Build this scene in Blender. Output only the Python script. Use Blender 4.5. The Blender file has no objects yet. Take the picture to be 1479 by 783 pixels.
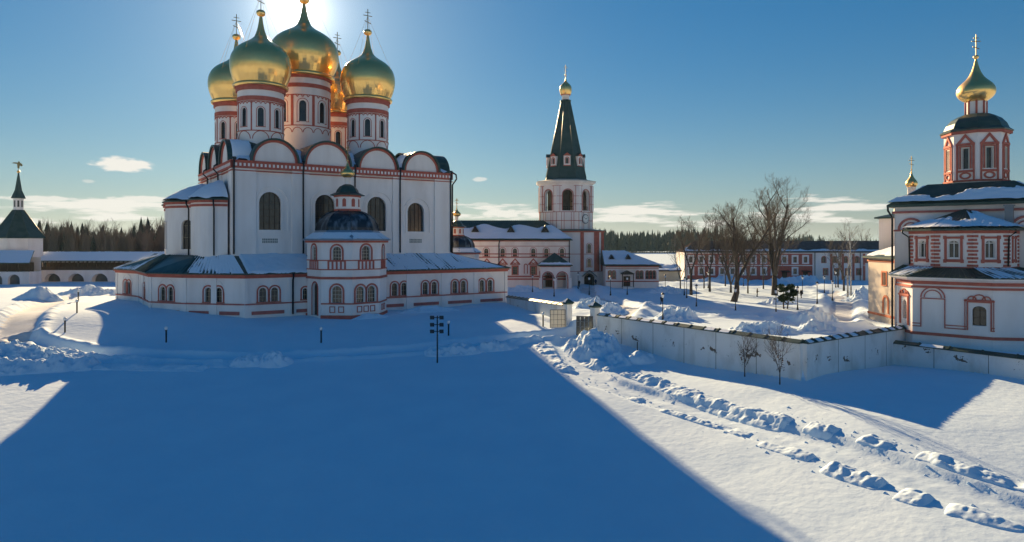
import bpy, bmesh, math, random
import numpy as np
R = math.radians
scene = bpy.context.scene
col = scene.collection

# ---------------------------------------------------------------- camera
CAM_H = 11.0
cam = bpy.data.cameras.new('camera')
cam.sensor_width = 36.0
cam.lens = 985.0 / 1479.0 * 36.0
cam.shift_y = -41.5 / 1479.0
cam.clip_end = 20000.0
cam_o = bpy.data.objects.new('camera', cam)
cam_o.location = (0, 0, CAM_H)
cam_o.rotation_euler = (R(90), 0, 0)
col.objects.link(cam_o)
scene.camera = cam_o

# ---------------------------------------------------------------- sun, sky, exposure
SUN_AZ = math.atan2(-311.0, 985.0)          # from +Y towards +X
SUN_EL = R(18.0)
SUN_DIR = (math.sin(SUN_AZ) * math.cos(SUN_EL), math.cos(SUN_AZ) * math.cos(SUN_EL), math.sin(SUN_EL))
sun = bpy.data.lights.new('sun', 'SUN')
sun.energy = 4.5
sun.angle = R(0.53)
sun.color = (1.0, 0.72, 0.40)
sun_o = bpy.data.objects.new('sun', sun)
sun_o.rotation_euler = (R(90) - SUN_EL, 0, math.pi - SUN_AZ)
sun_o.location = (-80, 250, 120)
col.objects.link(sun_o)

world = bpy.data.worlds.new('World')
scene.world = world
world.use_nodes = True


def build_sky():
    nt = world.node_tree
    N, L = nt.nodes, nt.links
    N.clear()

    def node(t, **k):
        n = N.new(t)
        for a, b in k.items():
            setattr(n, a, b)
        return n

    def math_(op, a, b=None, clamp=False):
        n = node('ShaderNodeMath', operation=op, use_clamp=clamp)
        for i, v in enumerate((a, b)):
            if v is None:
                continue
            if isinstance(v, (int, float)):
                n.inputs[i].default_value = v
            else:
                L.new(v, n.inputs[i])
        return n.outputs[0]

    def ramp(v, a, b):
        n = node('ShaderNodeMapRange', interpolation_type='SMOOTHSTEP')
        L.new(v, n.inputs['Value'])
        n.inputs['From Min'].default_value = a
        n.inputs['From Max'].default_value = b
        return n.outputs['Result']

    def mix(fac, a, b, bt='MIX'):
        n = node('ShaderNodeMix', data_type='RGBA', blend_type=bt)
        if isinstance(fac, (int, float)):
            n.inputs[0].default_value = fac
        else:
            L.new(fac, n.inputs[0])
        for i, v in ((6, a), (7, b)):
            if isinstance(v, tuple):
                n.inputs[i].default_value = v
            else:
                L.new(v, n.inputs[i])
        return n.outputs[2]

    sky = node('ShaderNodeTexSky', sky_type='NISHITA')
    sky.sun_disc = False
    sky.sun_elevation = SUN_EL
    sky.sun_rotation = SUN_AZ
    sky.altitude = 0
    sky.air_density = 1.0
    sky.dust_density = SKY_DUST
    sky.ozone_density = 3.0
    hs = node('ShaderNodeHueSaturation')
    hs.inputs['Saturation'].default_value = SKY_SAT
    hs.inputs['Value'].default_value = 1.0
    ev = node('ShaderNodeGamma')                # a hazier, more even dome than the model's
    ev.inputs['Gamma'].default_value = SKY_EVEN
    L.new(sky.outputs[0], ev.inputs['Color'])
    L.new(ev.outputs[0], hs.inputs['Color'])
    tint = mix(1.0, hs.outputs[0], SKY_TINT, 'MULTIPLY')

    tc = node('ShaderNodeTexCoord')
    nrm = node('ShaderNodeVectorMath', operation='NORMALIZE')
    L.new(tc.outputs['Generated'], nrm.inputs[0])
    sep = node('ShaderNodeSeparateXYZ')
    L.new(nrm.outputs[0], sep.inputs[0])
    x, y, z = sep.outputs
    az = math_('ARCTAN2', x, y)
    hor = math_('SQRT', math_('ADD', math_('MULTIPLY', x, x), math_('MULTIPLY', y, y)))
    el = math_('ARCTAN2', z, hor)

    # thin banks of fair-weather cloud all round the horizon
    cmb = node('ShaderNodeCombineXYZ')
    L.new(math_('MULTIPLY', az, 8.0), cmb.inputs[0])
    L.new(math_('MULTIPLY', el, 70.0), cmb.inputs[1])
    noi = node('ShaderNodeTexNoise')
    noi.inputs['Scale'].default_value = 1.0
    noi.inputs['Detail'].default_value = 7.0
    noi.inputs['Roughness'].default_value = 0.55
    L.new(cmb.outputs[0], noi.inputs['Vector'])
    band = math_('MULTIPLY', ramp(el, 0.012, 0.030), ramp(el, 0.078, 0.045))
    thr = math_('ADD', noi.outputs[0], math_('MULTIPLY', math_('SUBTRACT', band, 1.0), 0.30))
    c1 = math_('MULTIPLY', ramp(thr, 0.455, 0.56), 0.95)

    # single small clouds, each an uneven lens at its own bearing
    def lens(px, py, w, h, op):
        a0 = math.atan2(px - 739.5, 985.0)
        e0 = math.atan2(350.0 - py, math.hypot(985.0, px - 739.5))
        sc = 1.0 / math.hypot(985.0, px - 739.5)
        dx = math_('DIVIDE', math_('SUBTRACT', az, a0), w * sc)
        dy = math_('DIVIDE', math_('SUBTRACT', el, e0), h * sc)
        d = math_('SQRT', math_('ADD', math_('MULTIPLY', dx, dx), math_('MULTIPLY', dy, dy)))
        c2 = node('ShaderNodeCombineXYZ')
        L.new(math_('MULTIPLY', az, 30.0), c2.inputs[0])
        L.new(math_('MULTIPLY', el, 90.0), c2.inputs[1])
        n2 = node('ShaderNodeTexNoise')
        n2.inputs['Scale'].default_value = 1.6
        n2.inputs['Detail'].default_value = 5.0
        L.new(c2.outputs[0], n2.inputs['Vector'])
        d2 = math_('ADD', d, math_('MULTIPLY', math_('SUBTRACT', n2.outputs[0], 0.5), 1.5))
        return math_('MULTIPLY', ramp(d2, 1.0, 0.55), op)

    clouds = c1
    for a in ((178, 238, 44, 12, 0.95), (128, 262, 10, 3, 0.4), (694, 259, 13, 3.5, 0.6), (725, 308, 40, 8, .9),
              (700, 296, 22, 4, .5), (60, 287, 60, 5, .8), (205, 288, 50, 6, .85)):
        clouds = math_('MAXIMUM', clouds, lens(*a))
    # the air low over the horizon is paler than the sky above it
    pale = node('ShaderNodeHueSaturation')
    pale.inputs['Saturation'].default_value = .35
    pale.inputs['Value'].default_value = HORIZON[0]
    L.new(ev.outputs[0], pale.inputs['Color'])
    low = math_('MULTIPLY', math_('EXPONENT', math_('MULTIPLY', math_('MAXIMUM', el, 0.0), -1.0 / HORIZON[1])), HORIZON[2], True)
    cc = mix(clouds, mix(low, tint, mix(1.0, pale.outputs[0], (1.05, 1.0, .93, 1), 'MULTIPLY')), CLOUD_COL)

    # the sun itself and the bright ring of sky round it
    dp = node('ShaderNodeVectorMath', operation='DOT_PRODUCT')
    L.new(nrm.outputs[0], dp.inputs[0])
    dp.inputs[1].default_value = SUN_DIR
    ang = math_('ARCCOSINE', math_('MINIMUM', dp.outputs['Value'], 0.999999))
    g1 = math_('MULTIPLY', ramp(ang, R(1.3), R(0.3)), GLOW[0])
    g2 = math_('MULTIPLY', math_('EXPONENT', math_('MULTIPLY', ang, -1.0 / R(1.15))), GLOW[1])
    g3 = math_('MULTIPLY', math_('EXPONENT', math_('MULTIPLY', ang, -1.0 / R(5.0))), GLOW[2])
    g = math_('ADD', math_('ADD', g1, g2), g3)
    gc = mix(1.0, (1.0, 0.97, 0.9, 1), g, 'MULTIPLY')
    fin = mix(1.0, cc, gc, 'ADD')
    bg = node('ShaderNodeBackground')
    bg.inputs['Strength'].default_value = SKY_STRENGTH
    L.new(fin, bg.inputs['Color'])
    out = node('ShaderNodeOutputWorld')
    L.new(bg.outputs[0], out.inputs['Surface'])


SKY_STRENGTH = 0.05
SKY_SAT = 1.75
SKY_EVEN = 0.6
SKY_DUST = 0.15
SKY_TINT = (0.58, 0.99, 1.17, 1)
HORIZON = (1.02, .085, .97)
CLOUD_COL = (6.9, 6.6, 6.0, 1)
GLOW = (60.0, 24.0, 4.0)
build_sky()
vs = scene.view_settings
vs.view_transform = 'Standard'
vs.look = 'None'
vs.exposure = 1.4
vs.gamma = 1.0
vs.use_curve_mapping = False

# ---------------------------------------------------------------- materials
MATS = {}


def mat(name, c, rough=0.7, metal=0.0, c2=None, scale=2.0, bump=0.0, bscale=8.0, spec=0.3, streak=1.0, lo=0.35, hi=0.65,
        detail=5.0, trans=0.0, coords='Object'):
    m = bpy.data.materials.new(name)
    m.use_nodes = True
    nt = m.node_tree
    b = nt.nodes['Principled BSDF']
    b.inputs['Base Color'].default_value = (*c, 1)
    b.inputs['Roughness'].default_value = rough
    b.inputs['Metallic'].default_value = metal
    b.inputs['Specular IOR Level'].default_value = spec
    tc = nt.nodes.new('ShaderNodeTexCoord')
    mp = nt.nodes.new('ShaderNodeMapping')
    mp.inputs['Scale'].default_value = (1, 1, streak)
    nt.links.new(tc.outputs[coords], mp.inputs[0])
    if c2 is not None:
        n = nt.nodes.new('ShaderNodeTexNoise')
        n.inputs['Scale'].default_value = scale
        n.inputs['Detail'].default_value = detail
        nt.links.new(mp.outputs[0], n.inputs['Vector'])
        r = nt.nodes.new('ShaderNodeMapRange')
        r.inputs['From Min'].default_value = lo
        r.inputs['From Max'].default_value = hi
        nt.links.new(n.outputs[0], r.inputs['Value'])
        x = nt.nodes.new('ShaderNodeMix')
        x.data_type = 'RGBA'
        x.inputs[6].default_value = (*c, 1)
        x.inputs[7].default_value = (*c2, 1)
        nt.links.new(r.outputs[0], x.inputs[0])
        nt.links.new(x.outputs[2], b.inputs['Base Color'])
    if bump:
        n = nt.nodes.new('ShaderNodeTexNoise')
        n.inputs['Scale'].default_value = bscale
        n.inputs['Detail'].default_value = 4.0
        nt.links.new(mp.outputs[0], n.inputs['Vector'])
        bp = nt.nodes.new('ShaderNodeBump')
        bp.inputs['Strength'].default_value = 1.0
        bp.inputs['Distance'].default_value = bump
        nt.links.new(n.outputs[0], bp.inputs['Height'])
        nt.links.new(bp.outputs[0], b.inputs['Normal'])
    MATS[name] = m
    return m


mat('plaster', (.88, .82, .78), .85, c2=(.76, .69, .645), scale=.45, streak=.25, lo=.40, hi=.72, bump=.01, bscale=5)
mat('plaster_warm', (.76, .72, .68), .85, c2=(.68, .63, .58), scale=.5, streak=.3, bump=.01)
mat('wall_plaster', (.80, .79, .77), .9, c2=(.62, .60, .56), scale=.8, streak=.5, lo=.52, hi=.75, bump=.015)
mat('red', (.50, .145, .105), .8, c2=(.40, .11, .08), scale=1.5)
mat('red_pale', (.50, .17, .14), .8, c2=(.40, .13, .11), scale=1.5)
mat('orange_red', (.55, .17, .08), .8)
mat('green_metal', (.026, .060, .048), .42, .25, c2=(.05, .085, .07), scale=.8, spec=.5, bump=.006, bscale=3)
mat('black_metal', (.018, .021, .024), .45, .3, spec=.4)
mat('porch_metal', (.020, .026, .032), .30, .2, c2=(.16, .19, .22), scale=1.1, streak=.35, lo=.50, hi=.68, spec=.6)
mat('grey_metal', (.20, .22, .24), .45, .5)
mat('brown_roof', (.07, .05, .045), .7, c2=(.11, .085, .08), scale=1.0)
mat('gold', (1.0, .68, .23), .22, 1.0, c2=(.94, .60, .19), scale=2.5, bump=.03, bscale=1.4)
mat('cross_metal', (.30, .22, .10), .4, .8)
mat('glass', (.03, .035, .04), .12, 0, c2=(.075, .07, .06), scale=.9, spec=.6)
mat('glass_warm', (.065, .055, .045), .15, 0, c2=(.03, .03, .03), scale=1.2, spec=.6)
mat('pale_frame', (.62, .58, .48), .7)
mat('white_frame', (.74, .72, .68), .7)
mat('wood', (.10, .065, .04), .8, c2=(.06, .04, .028), scale=3, streak=.2)
mat('grille', (.30, .33, .30), .8, c2=(.18, .2, .19), scale=9)
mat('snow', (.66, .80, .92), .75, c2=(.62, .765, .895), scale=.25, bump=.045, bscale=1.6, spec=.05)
mat('roof_snow', (.76, .83, .91), .75, bump=.03, bscale=3, spec=.05)
mat('road_snow', (.60, .65, .70), .75, c2=(.50, .54, .58), scale=.6, bump=.03, bscale=4, spec=.15)
mat('bark', (.050, .040, .034), .9, c2=(.085, .07, .06), scale=3, bump=.02)
mat('twig', (.062, .052, .046), .9)
mat('birch', (.45, .43, .40), .9, c2=(.12, .11, .10), scale=4, lo=.5, hi=.6)
mat('needles', (.032, .050, .042), .9, c2=(.048, .066, .046), scale=.08)
mat('brush', (.20, .15, .115), .95, c2=(.14, .115, .085), scale=.05)
mat('dark_grey', (.16, .155, .14), .9, c2=(.10, .10, .09), scale=.5)
mat('lattice', (.36, .31, .22), .7)
mat('pine', (.022, .050, .020), .85, c2=(.04, .07, .025), scale=1.5)
mat('dry_leaf', (.10, .055, .03), .9)
mat('cloth_dark', (.02, .02, .025), .9)
mat('cloth_blue', (.03, .04, .08), .9)
mat('skin', (.55, .33, .25), .6)
mat('lamp_glass', (.75, .76, .78), .3)
mat('clock', (.82, .81, .78), .6)
mat('tan_plaster', (.66, .57, .47), .85, c2=(.58, .49, .39), scale=.5, streak=.3)
mat('cream', (.66, .56, .40), .85, c2=(.58, .48, .33), scale=.6)
mat('pale_blue_metal', (.30, .36, .42), .4, .6)

# gilding: mirror-bright leaf under a film of dust and frost that spreads the light
_g = MATS['gold'].node_tree
_a = _g.nodes['Principled BSDF']
_a.inputs['Roughness'].default_value = .14
_b = _g.nodes.new('ShaderNodeBsdfPrincipled')
_b.inputs['Base Color'].default_value = (1.0, .66, .30, 1)
_b.inputs['Metallic'].default_value = 1.0
_b.inputs['Roughness'].default_value = .55
_x = _g.nodes.new('ShaderNodeMixShader')
_x.inputs[0].default_value = .38
_g.links.new(_a.outputs[0], _x.inputs[1])
_g.links.new(_b.outputs[0], _x.inputs[2])
_g.links.new(_x.outputs[0], _g.nodes['Material Output'].inputs[0])

# ---------------------------------------------------------------- mesh helpers
class MB:
    def __init__(s):
        s.v, s.f, s.m, s.s = [], [], [], []

    def add(s, v, f, mi=0, sm=False):
        o = len(s.v)
        s.v.extend(v)
        for q in f:
            s.f.append([i + o for i in q])
            s.m.append(mi)
            s.s.append(sm)
        return s

    def hexa(s, p, mi=0):
        return s.add(p, [(0, 3, 2, 1), (4, 5, 6, 7), (0, 1, 5, 4), (1, 2, 6, 5), (2, 3, 7, 6), (3, 0, 4, 7)], mi)

    def box(s, x0, x1, y0, y1, z0, z1, mi=0):
        return s.hexa([(x0, y0, z0), (x1, y0, z0), (x1, y1, z0), (x0, y1, z0), (x0, y0, z1), (x1, y0, z1), (x1, y1, z1), (x0, y1, z1)], mi)

    def mbox(s, f, a, b, z0, z1, d0, d1, mi=0, n=1):
        for k in range(n):
            p, q = a + (b - a) * k / n, a + (b - a) * (k + 1) / n
            s.hexa([f(p, z0, d0), f(q, z0, d0), f(q, z0, d1), f(p, z0, d1), f(p, z1, d0), f(q, z1, d0), f(q, z1, d1), f(p, z1, d1)], mi)
        return s

    def prism(s, poly, z0, z1, mi=0):
        n = len(poly)
        v = [(x, y, z0) for x, y in poly] + [(x, y, z1) for x, y in poly]
        f = [(i, (i + 1) % n, (i + 1) % n + n, i + n) for i in range(n)]
        f += [tuple(range(n - 1, -1, -1)), tuple(range(n, 2 * n))]
        return s.add(v, f, mi)

    def loft(s, polys, mi=0, sm=False, close=True, cap=True):
        """polys: list of equal-length rings of 3-D points"""
        n = len(polys[0])
        v = [p for r in polys for p in r]
        f = []
        for k in range(len(polys) - 1):
            for i in range(n if close else n - 1):
                j = (i + 1) % n
                f.append((k * n + i, k * n + j, (k + 1) * n + j, (k + 1) * n + i))
        if cap:
            f.append(tuple(range(n - 1, -1, -1)))
            f.append(tuple(range((len(polys) - 1) * n, len(polys) * n)))
        return s.add(v, f, mi, sm)

    def lathe(s, c, prof, n=24, a0=0.0, mi=0, sm=True, cap=False):
        return s.loft([[(c[0] + r * math.cos(a0 + 2 * math.pi * i / n), c[1] + r * math.sin(a0 + 2 * math.pi * i / n), z)
                        for i in range(n)] for r, z in prof], mi, sm, True, cap)

    def tube(s, pts, rad, n=6, mi=0, sm=True):
        P = [np.array(p, float) for p in pts]
        rings = []
        for i, p in enumerate(P):
            d = P[min(i + 1, len(P) - 1)] - P[max(i - 1, 0)]
            d = d / (np.linalg.norm(d) + 1e-9)
            a = np.cross(d, (0, 0, 1.0) if abs(d[2]) < .9 else (1.0, 0, 0))
            a /= np.linalg.norm(a)
            b = np.cross(d, a)
            r = rad[i] if isinstance(rad, (list, tuple)) else rad
            rings.append([tuple(p + r * (math.cos(2 * math.pi * k / n) * a + math.sin(2 * math.pi * k / n) * b)) for k in range(n)])
        return s.loft(rings, mi, sm)

    def half_ring(s, f, c, zc, r0, r1, d0, d1, mi=0, n=12, squash=1.0):
        """arched band (half ring) on a wall map, from depth d0 (outside) to d1"""
        rings = []
        for i in range(n + 1):
            a = math.pi * (1 - i / n)
            ca, sa = math.cos(a), math.sin(a) * squash
            rings.append([f(c + r0 * ca, zc + r0 * sa, d0), f(c + r1 * ca, zc + r1 * sa, d0), f(c + r1 * ca, zc + r1 * sa, d1), f(c + r0 * ca, zc + r0 * sa, d1)])
        return s.loft(rings, mi)

    def half_disc(s, f, c, zc, r, d0, d1, mi=0, n=14, squash=1.0):
        ring = [(c + r * math.cos(math.pi * i / n), zc + r * squash * math.sin(math.pi * i / n)) for i in range(n + 1)]
        return s.loft([[f(a, z, d0) for a, z in ring], [f(a, z, d1) for a, z in ring]], mi)

    def twig(s, pts, rad, t=.5):
        o = len(s.v)
        for (x, y, z), r in zip(pts, rad):
            s.v += [(x + r, y, z + t * r), (x - .5 * r, y + .87 * r, z - t * r), (x - .5 * r, y - .87 * r, z)]
        for k in range(len(pts) - 1):
            a = o + 3 * k
            for i in range(3):
                j = (i + 1) % 3
                s.f.append([a + i, a + j, a + 3 + j, a + 3 + i])
                s.m.append(0)
                s.s.append(False)

    def build(s, name, mats, parent=None, kind=None, fix=True):
        me = bpy.data.meshes.new(name)
        me.from_pydata([tuple(float(c) for c in p) for p in s.v], [], s.f)
        if isinstance(mats, str):
            mats = [mats]
        for m in mats:
            me.materials.append(MATS[m])
        me.polygons.foreach_set('material_index', s.m)
        me.polygons.foreach_set('use_smooth', s.s)
        me.update()
        if not fix:
            return link(name, me, parent, kind)
        bm = bmesh.new()
        bm.from_mesh(me)
        bmesh.ops.recalc_face_normals(bm, faces=bm.faces)
        bm.to_mesh(me)
        bm.free()
        return link(name, me, parent, kind)


def link(name, me, parent=None, kind=None):
    o = bpy.data.objects.new(name, me)
    col.objects.link(o)
    o.parent = parent
    if kind:
        o['kind'] = kind
    return o


def thing(name, label, cat, loc=(0, 0, 0), rot=0.0, group=None):
    o = link(name, None)
    o.location = loc
    o.rotation_euler = (0, 0, rot)
    return tag(o, label, cat, group)


def tag(o, label, cat, group=None):
    o['label'] = label
    o['category'] = cat
    if group:
        o['group'] = group
    return o


def copy_tree(o, parent=None):
    c = o.copy()
    col.objects.link(c)
    c.parent = parent
    for ch in list(o.children):
        if ch is not c:
            copy_tree(ch, c)
    return c


# ---------------------------------------------------------------- wall maps
def wmap(P, Q):
    L = math.hypot(Q[0] - P[0], Q[1] - P[1])
    ux, uy = (Q[0] - P[0]) / L, (Q[1] - P[1]) / L
    nx, ny = uy, -ux

    def f(s, z, d):
        return (P[0] + ux * s - nx * d, P[1] + uy * s - ny * d, z)
    f.L = L
    return f


def cmap(c, r, a0=0.0):
    def f(s, z, d):
        a = a0 + s / r
        return (c[0] + (r - d) * math.cos(a), c[1] + (r - d) * math.sin(a), z)
    f.L = 2 * math.pi * r
    return f


def hole_pts(h, n=10):
    c, w, zs, zt, arch = h
    if not arch:
        return [(c - w / 2, zt), (c + w / 2, zt)]
    sq = 1.0 if arch is True else arch
    sp = zt - w / 2 * sq
    return [(c - w / 2 * math.cos(math.pi * i / n), sp + w / 2 * sq * math.sin(math.pi * i / n)) for i in range(n + 1)]


def wall(mb, f, s0, s1, z0, z1, holes=(), depth=.3, mi=0, cols=1):
    """a wall sheet with real openings and reveals"""
    holes = sorted(holes, key=lambda h: h[0])
    if not holes:
        for k in range(cols):
            a, b = s0 + (s1 - s0) * k / cols, s0 + (s1 - s0) * (k + 1) / cols
            mb.add([f(a, z0, 0), f(b, z0, 0), f(b, z1, 0), f(a, z1, 0)], [(0, 1, 2, 3)], mi)
        return
    edges = [s0] + [(a[0] + a[1] / 2 + b[0] - b[1] / 2) / 2 for a, b in zip(holes, holes[1:])] + [s1]
    for h, a, b in zip(holes, edges, edges[1:]):
        c, w, zs, zt, arch = h
        l, r = c - w / 2, c + w / 2
        for p, q in ((a, l), (r, b)):
            for k in range(cols):
                m, n = p + (q - p) * k / cols, p + (q - p) * (k + 1) / cols
                mb.add([f(m, z0, 0), f(n, z0, 0), f(n, z1, 0), f(m, z1, 0)], [(0, 1, 2, 3)], mi)
        P = hole_pts(h)
        for (sa, za), (sb, zb) in zip(P, P[1:]):
            if zs > z0 + 1e-4:
                mb.add([f(sa, z0, 0), f(sb, z0, 0), f(sb, zs, 0), f(sa, zs, 0)], [(0, 1, 2, 3)], mi)
            mb.add([f(sa, za, 0), f(sb, zb, 0), f(sb, z1, 0), f(sa, z1, 0)], [(0, 1, 2, 3)], mi)
            mb.add([f(sa, za, 0), f(sb, zb, 0), f(sb, zb, depth), f(sa, za, depth)], [(0, 1, 2, 3)], mi)
            mb.add([f(sa, zs, 0), f(sb, zs, 0), f(sb, zs, depth), f(sa, zs, depth)], [(0, 1, 2, 3)], mi)
        for sx, zz in ((l, P[0][1]), (r, P[-1][1])):
            mb.add([f(sx, zs, 0), f(sx, zz, 0), f(sx, zz, depth), f(sx, zs, depth)], [(0, 1, 2, 3)], mi)


def outline(h, e):
    c, w, zs, zt, arch = h
    g = (c, w + 2 * e, zs, zt + e, arch)
    if not arch:
        return [(c - w / 2 - e, zs)] + hole_pts(g) + [(c + w / 2 + e, zs)]
    return [(c - w / 2 - e, zs)] + hole_pts(g) + [(c + w / 2 + e, zs)]


def surround(mb, f, h, e0, e1, p, mi=0, d1=0.0):
    a, b = outline(h, e0), outline(h, e1)
    mb.loft([[f(*i, -p), f(*j, -p), f(*j, d1), f(*i, d1)] for i, j in zip(a, b)], mi)


def window(par, f, h, depth=.3, frame='red', e=.16, p=.07, inner=None, bars=(1, 2), barmat='lattice', glass='glass', sill=.12, bw=.045):
    """surround + glazing bars, with the pane as a child of its own"""
    c, w, zs, zt, arch = h
    mb = MB()
    if frame:
        if inner:
            surround(mb, f, h, 0.0, inner, p * .5, 1, .01)
            surround(mb, f, h, inner, inner + e, p, 0, .01)
        else:
            surround(mb, f, h, 0.0, e, p, 0, .01)
    if sill:
        x = w / 2 + e + (inner or 0) + .05
        mb.mbox(f, c - x, c + x, zs - sill, zs - .003, -p - .04, .01, 0)
    dd = depth - .05
    nv, nh = bars
    sq = 1.0 if arch is True else (arch or 0)
    for k in range(nv):
        t = -1 + 2 * (k + 1) / (nv + 1)
        x = c + t * w / 2
        top = zt - w / 2 * sq + w / 2 * sq * math.sqrt(max(0, 1 - t * t))
        mb.mbox(f, x - bw / 2, x + bw / 2, zs, top, dd - .04, dd, 2)
    for k in range(nh):
        z = zs + (zt - w / 2 * sq - zs) * (k + 1) / (nh + (0 if arch else 1))
        mb.mbox(f, c - w / 2, c + w / 2, z - bw / 2, z + bw / 2, dd - .035, dd - .002, 2)
    if nv or nh:
        a, b = outline(h, -.07), outline(h, 0)
        mb.loft([[f(*i, dd - .05), f(*j, dd - .05), f(*j, dd), f(*i, dd)] for i, j in zip(a, b)], 2)
    o = mb.build('window', [frame or 'plaster', 'plaster', barmat], par)
    pm = MB()
    P = hole_pts(h)
    for (sa, za), (sb, zb) in zip(P, P[1:]):
        pm.add([f(sa, zs, depth - .01), f(sb, zs, depth - .01), f(sb, zb, depth - .01), f(sa, za, depth - .01)], [(0, 1, 2, 3)])
    pm.build('pane', glass, o)
    return o


ONION = [(.83, 0), (.92, .09), (.98, .18), (1.0, .26), (.99, .33), (.955, .395), (.89, .455), (.79, .51), (.65, .56), (.50, .60), (.355, .637), (.25, .675), (.18, .72),
         (.135, .775), (.10, .84), (.07, .92), (.045, 1.0)]


ONION2 = [(.50, 0), (.72, .05), (.88, .11), (.97, .17), (1.0, .23), (.97, .31), (.86, .39), (.70, .455), (.55, .51), (.41, .575), (.30, .655), (.21, .74), (.14, .83), (.085, .92), (.05, 1.0)]


def onion(par, c, z0, h, r, rot=0.0, cross=3.0, ball=True, n=40, rim=True, t=.12, name='dome', prof=ONION):
    mb = MB()
    if rim:
        mb.lathe(c, [(r * .78, z0 - .06 * h), (r * .88, z0 - .055 * h), (r * .90, z0 - .02 * h), (r * .83, z0)], n)
    hs_ = np.concatenate([np.linspace(0, .7, 30 if r > 2 else 14), np.linspace(.75, 1, 7)])
    pr = [(float(np.interp(q, [b for a, b in prof], [a for a, b in prof])) * r, z0 + q * h) for q in hs_]
    sm_ = [pr[0]] + [((pr[i - 1][0] + 2 * pr[i][0] + pr[i + 1][0]) / 4, pr[i][1]) for i in range(1, len(pr) - 1)] + [pr[-1]]
    mb.lathe(c, sm_, 56 if r > 2 else n, 0, 0, r <= 2)       # the big domes are clad in flat gilt sheets
    o = mb.build(name, 'gold', par)
    z = z0 + h
    if ball:
        br = r * .10
        b = MB()
        b.lathe(c, [(.05 * r + br * 1.0 * math.sin(math.pi * k / 10), z + br - br * 1.05 * math.cos(math.pi * k / 10)) for k in range(11)], 14)
        b.build('finial_ball', 'gold', o)
        z += 2 * br
    k = MB()
    ca, sa = math.cos(rot), math.sin(rot)

    def f(s, zz, d):
        return (c[0] + ca * s - sa * d, c[1] + sa * s + ca * d, zz)
    H = cross
    k.mbox(f, -t / 2, t / 2, z - .1, z + H, -t / 2, t / 2)
    k.mbox(f, -.22 * H, .22 * H, z + .66 * H, z + .66 * H + t, -t * .4, t * .4)
    k.mbox(f, -.13 * H, .13 * H, z + .82 * H, z + .82 * H + t * .8, -t * .4, t * .4)
    k.hexa([f(-.16 * H, z + .40 * H, -t * .4), f(.16 * H, z + .30 * H, -t * .4), f(.16 * H, z + .30 * H, t * .4), f(-.16 * H, z + .40 * H, t * .4),
            f(-.16 * H, z + .40 * H + t, -t * .4), f(.16 * H, z + .30 * H + t, -t * .4), f(.16 * H, z + .30 * H + t, t * .4), f(-.16 * H, z + .40 * H + t, t * .4)])
    k.build('cross', 'cross_metal', o)
    if r > 2.2:
        w = MB()
        for i in range(4):
            a = rot + math.pi / 4 + i * math.pi / 2
            w.tube([(c[0], c[1], z + .66 * H), (c[0] + .9 * r * math.cos(a), c[1] + .9 * r * math.sin(a), z0 + .44 * h)], .022, 3)
        w.build('stay_chain', 'gold', o)
    return o


# ---------------------------------------------------------------- noise, terrain
def _h(ix, iy, seed):
    h = (ix.astype(np.int64) * 374761393 + iy.astype(np.int64) * 668265263 + seed * 982451653) & 0x7fffffff
    h = ((h ^ (h >> 13)) * 1274126177) & 0x7fffffff
    h = ((h ^ (h >> 16)) * 1911520717) & 0x7fffffff
    return (h & 0xffff) / 65535.0


def vnoise(x, y, seed=0):
    x = np.asarray(x, float)
    y = np.asarray(y, float)
    ix, iy = np.floor(x), np.floor(y)
    fx, fy = x - ix, y - iy
    fx = fx * fx * fx * (fx * (fx * 6 - 15) + 10)
    fy = fy * fy * fy * (fy * (fy * 6 - 15) + 10)
    a, b = _h(ix, iy, seed), _h(ix + 1, iy, seed)
    c, d = _h(ix, iy + 1, seed), _h(ix + 1, iy + 1, seed)
    return (a + (b - a) * fx) * (1 - fy) + (c + (d - c) * fx) * fy


def fbm(x, y, seed=0, o=4, g=.5):
    s, a, t = 0, 1, 0
    for k in range(o):
        s = s + a * vnoise(x * 2 ** k, y * 2 ** k, seed + k * 17)
        t += a
        a *= g
    return s / t


def ss(a, b, t):
    t = np.clip((np.asarray(t, float) - a) / (b - a), 0, 1)
    return t * t * (3 - 2 * t)


def line_d(ax, ay, bx, by, x, y):
    return ((bx - ax) * (y - ay) - (by - ay) * (x - ax)) / math.hypot(bx - ax, by - ay)


WALL_K = (27.3, 64.0)       # outer corner of the yard wall
WALL_G = (11.4, 88.5)       # its end at the gate
WALL_E = (44.0, 76.0)       # its end at the church
WALL_T = (41.2, 74.0)       # where the lower wall leaves it
WALL_R = (54.0, 54.2)


def terr(x, y):
    x = np.asarray(x, float)
    y = np.asarray(y, float)
    t = 98 - y
    base = np.maximum(-0.117 * .5 * (t + np.sqrt(t * t + 36)), -12.5)
    z = base + (2.3 + .5 * ss(62, 50, y)) * ss(10, 30, x) * (1 - ss(62, 80, y))
    z = z + 1.2 * ss(-33, -55, x) * ss(84, 100, y) * (1 - ss(135, 170, y))
    d1 = -line_d(*WALL_K, *WALL_G, x, y)
    d2 = line_d(*WALL_K, *WALL_E, x, y)
    d3 = -line_d(47.8, 63.8, *WALL_T, x, y)
    ins = np.maximum(np.minimum(d1, d2), np.where(x > 38, d3, -9))
    k = ss(-.3, .3, ins)
    return z * (1 - k) + np.maximum(z, .1) * k


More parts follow.
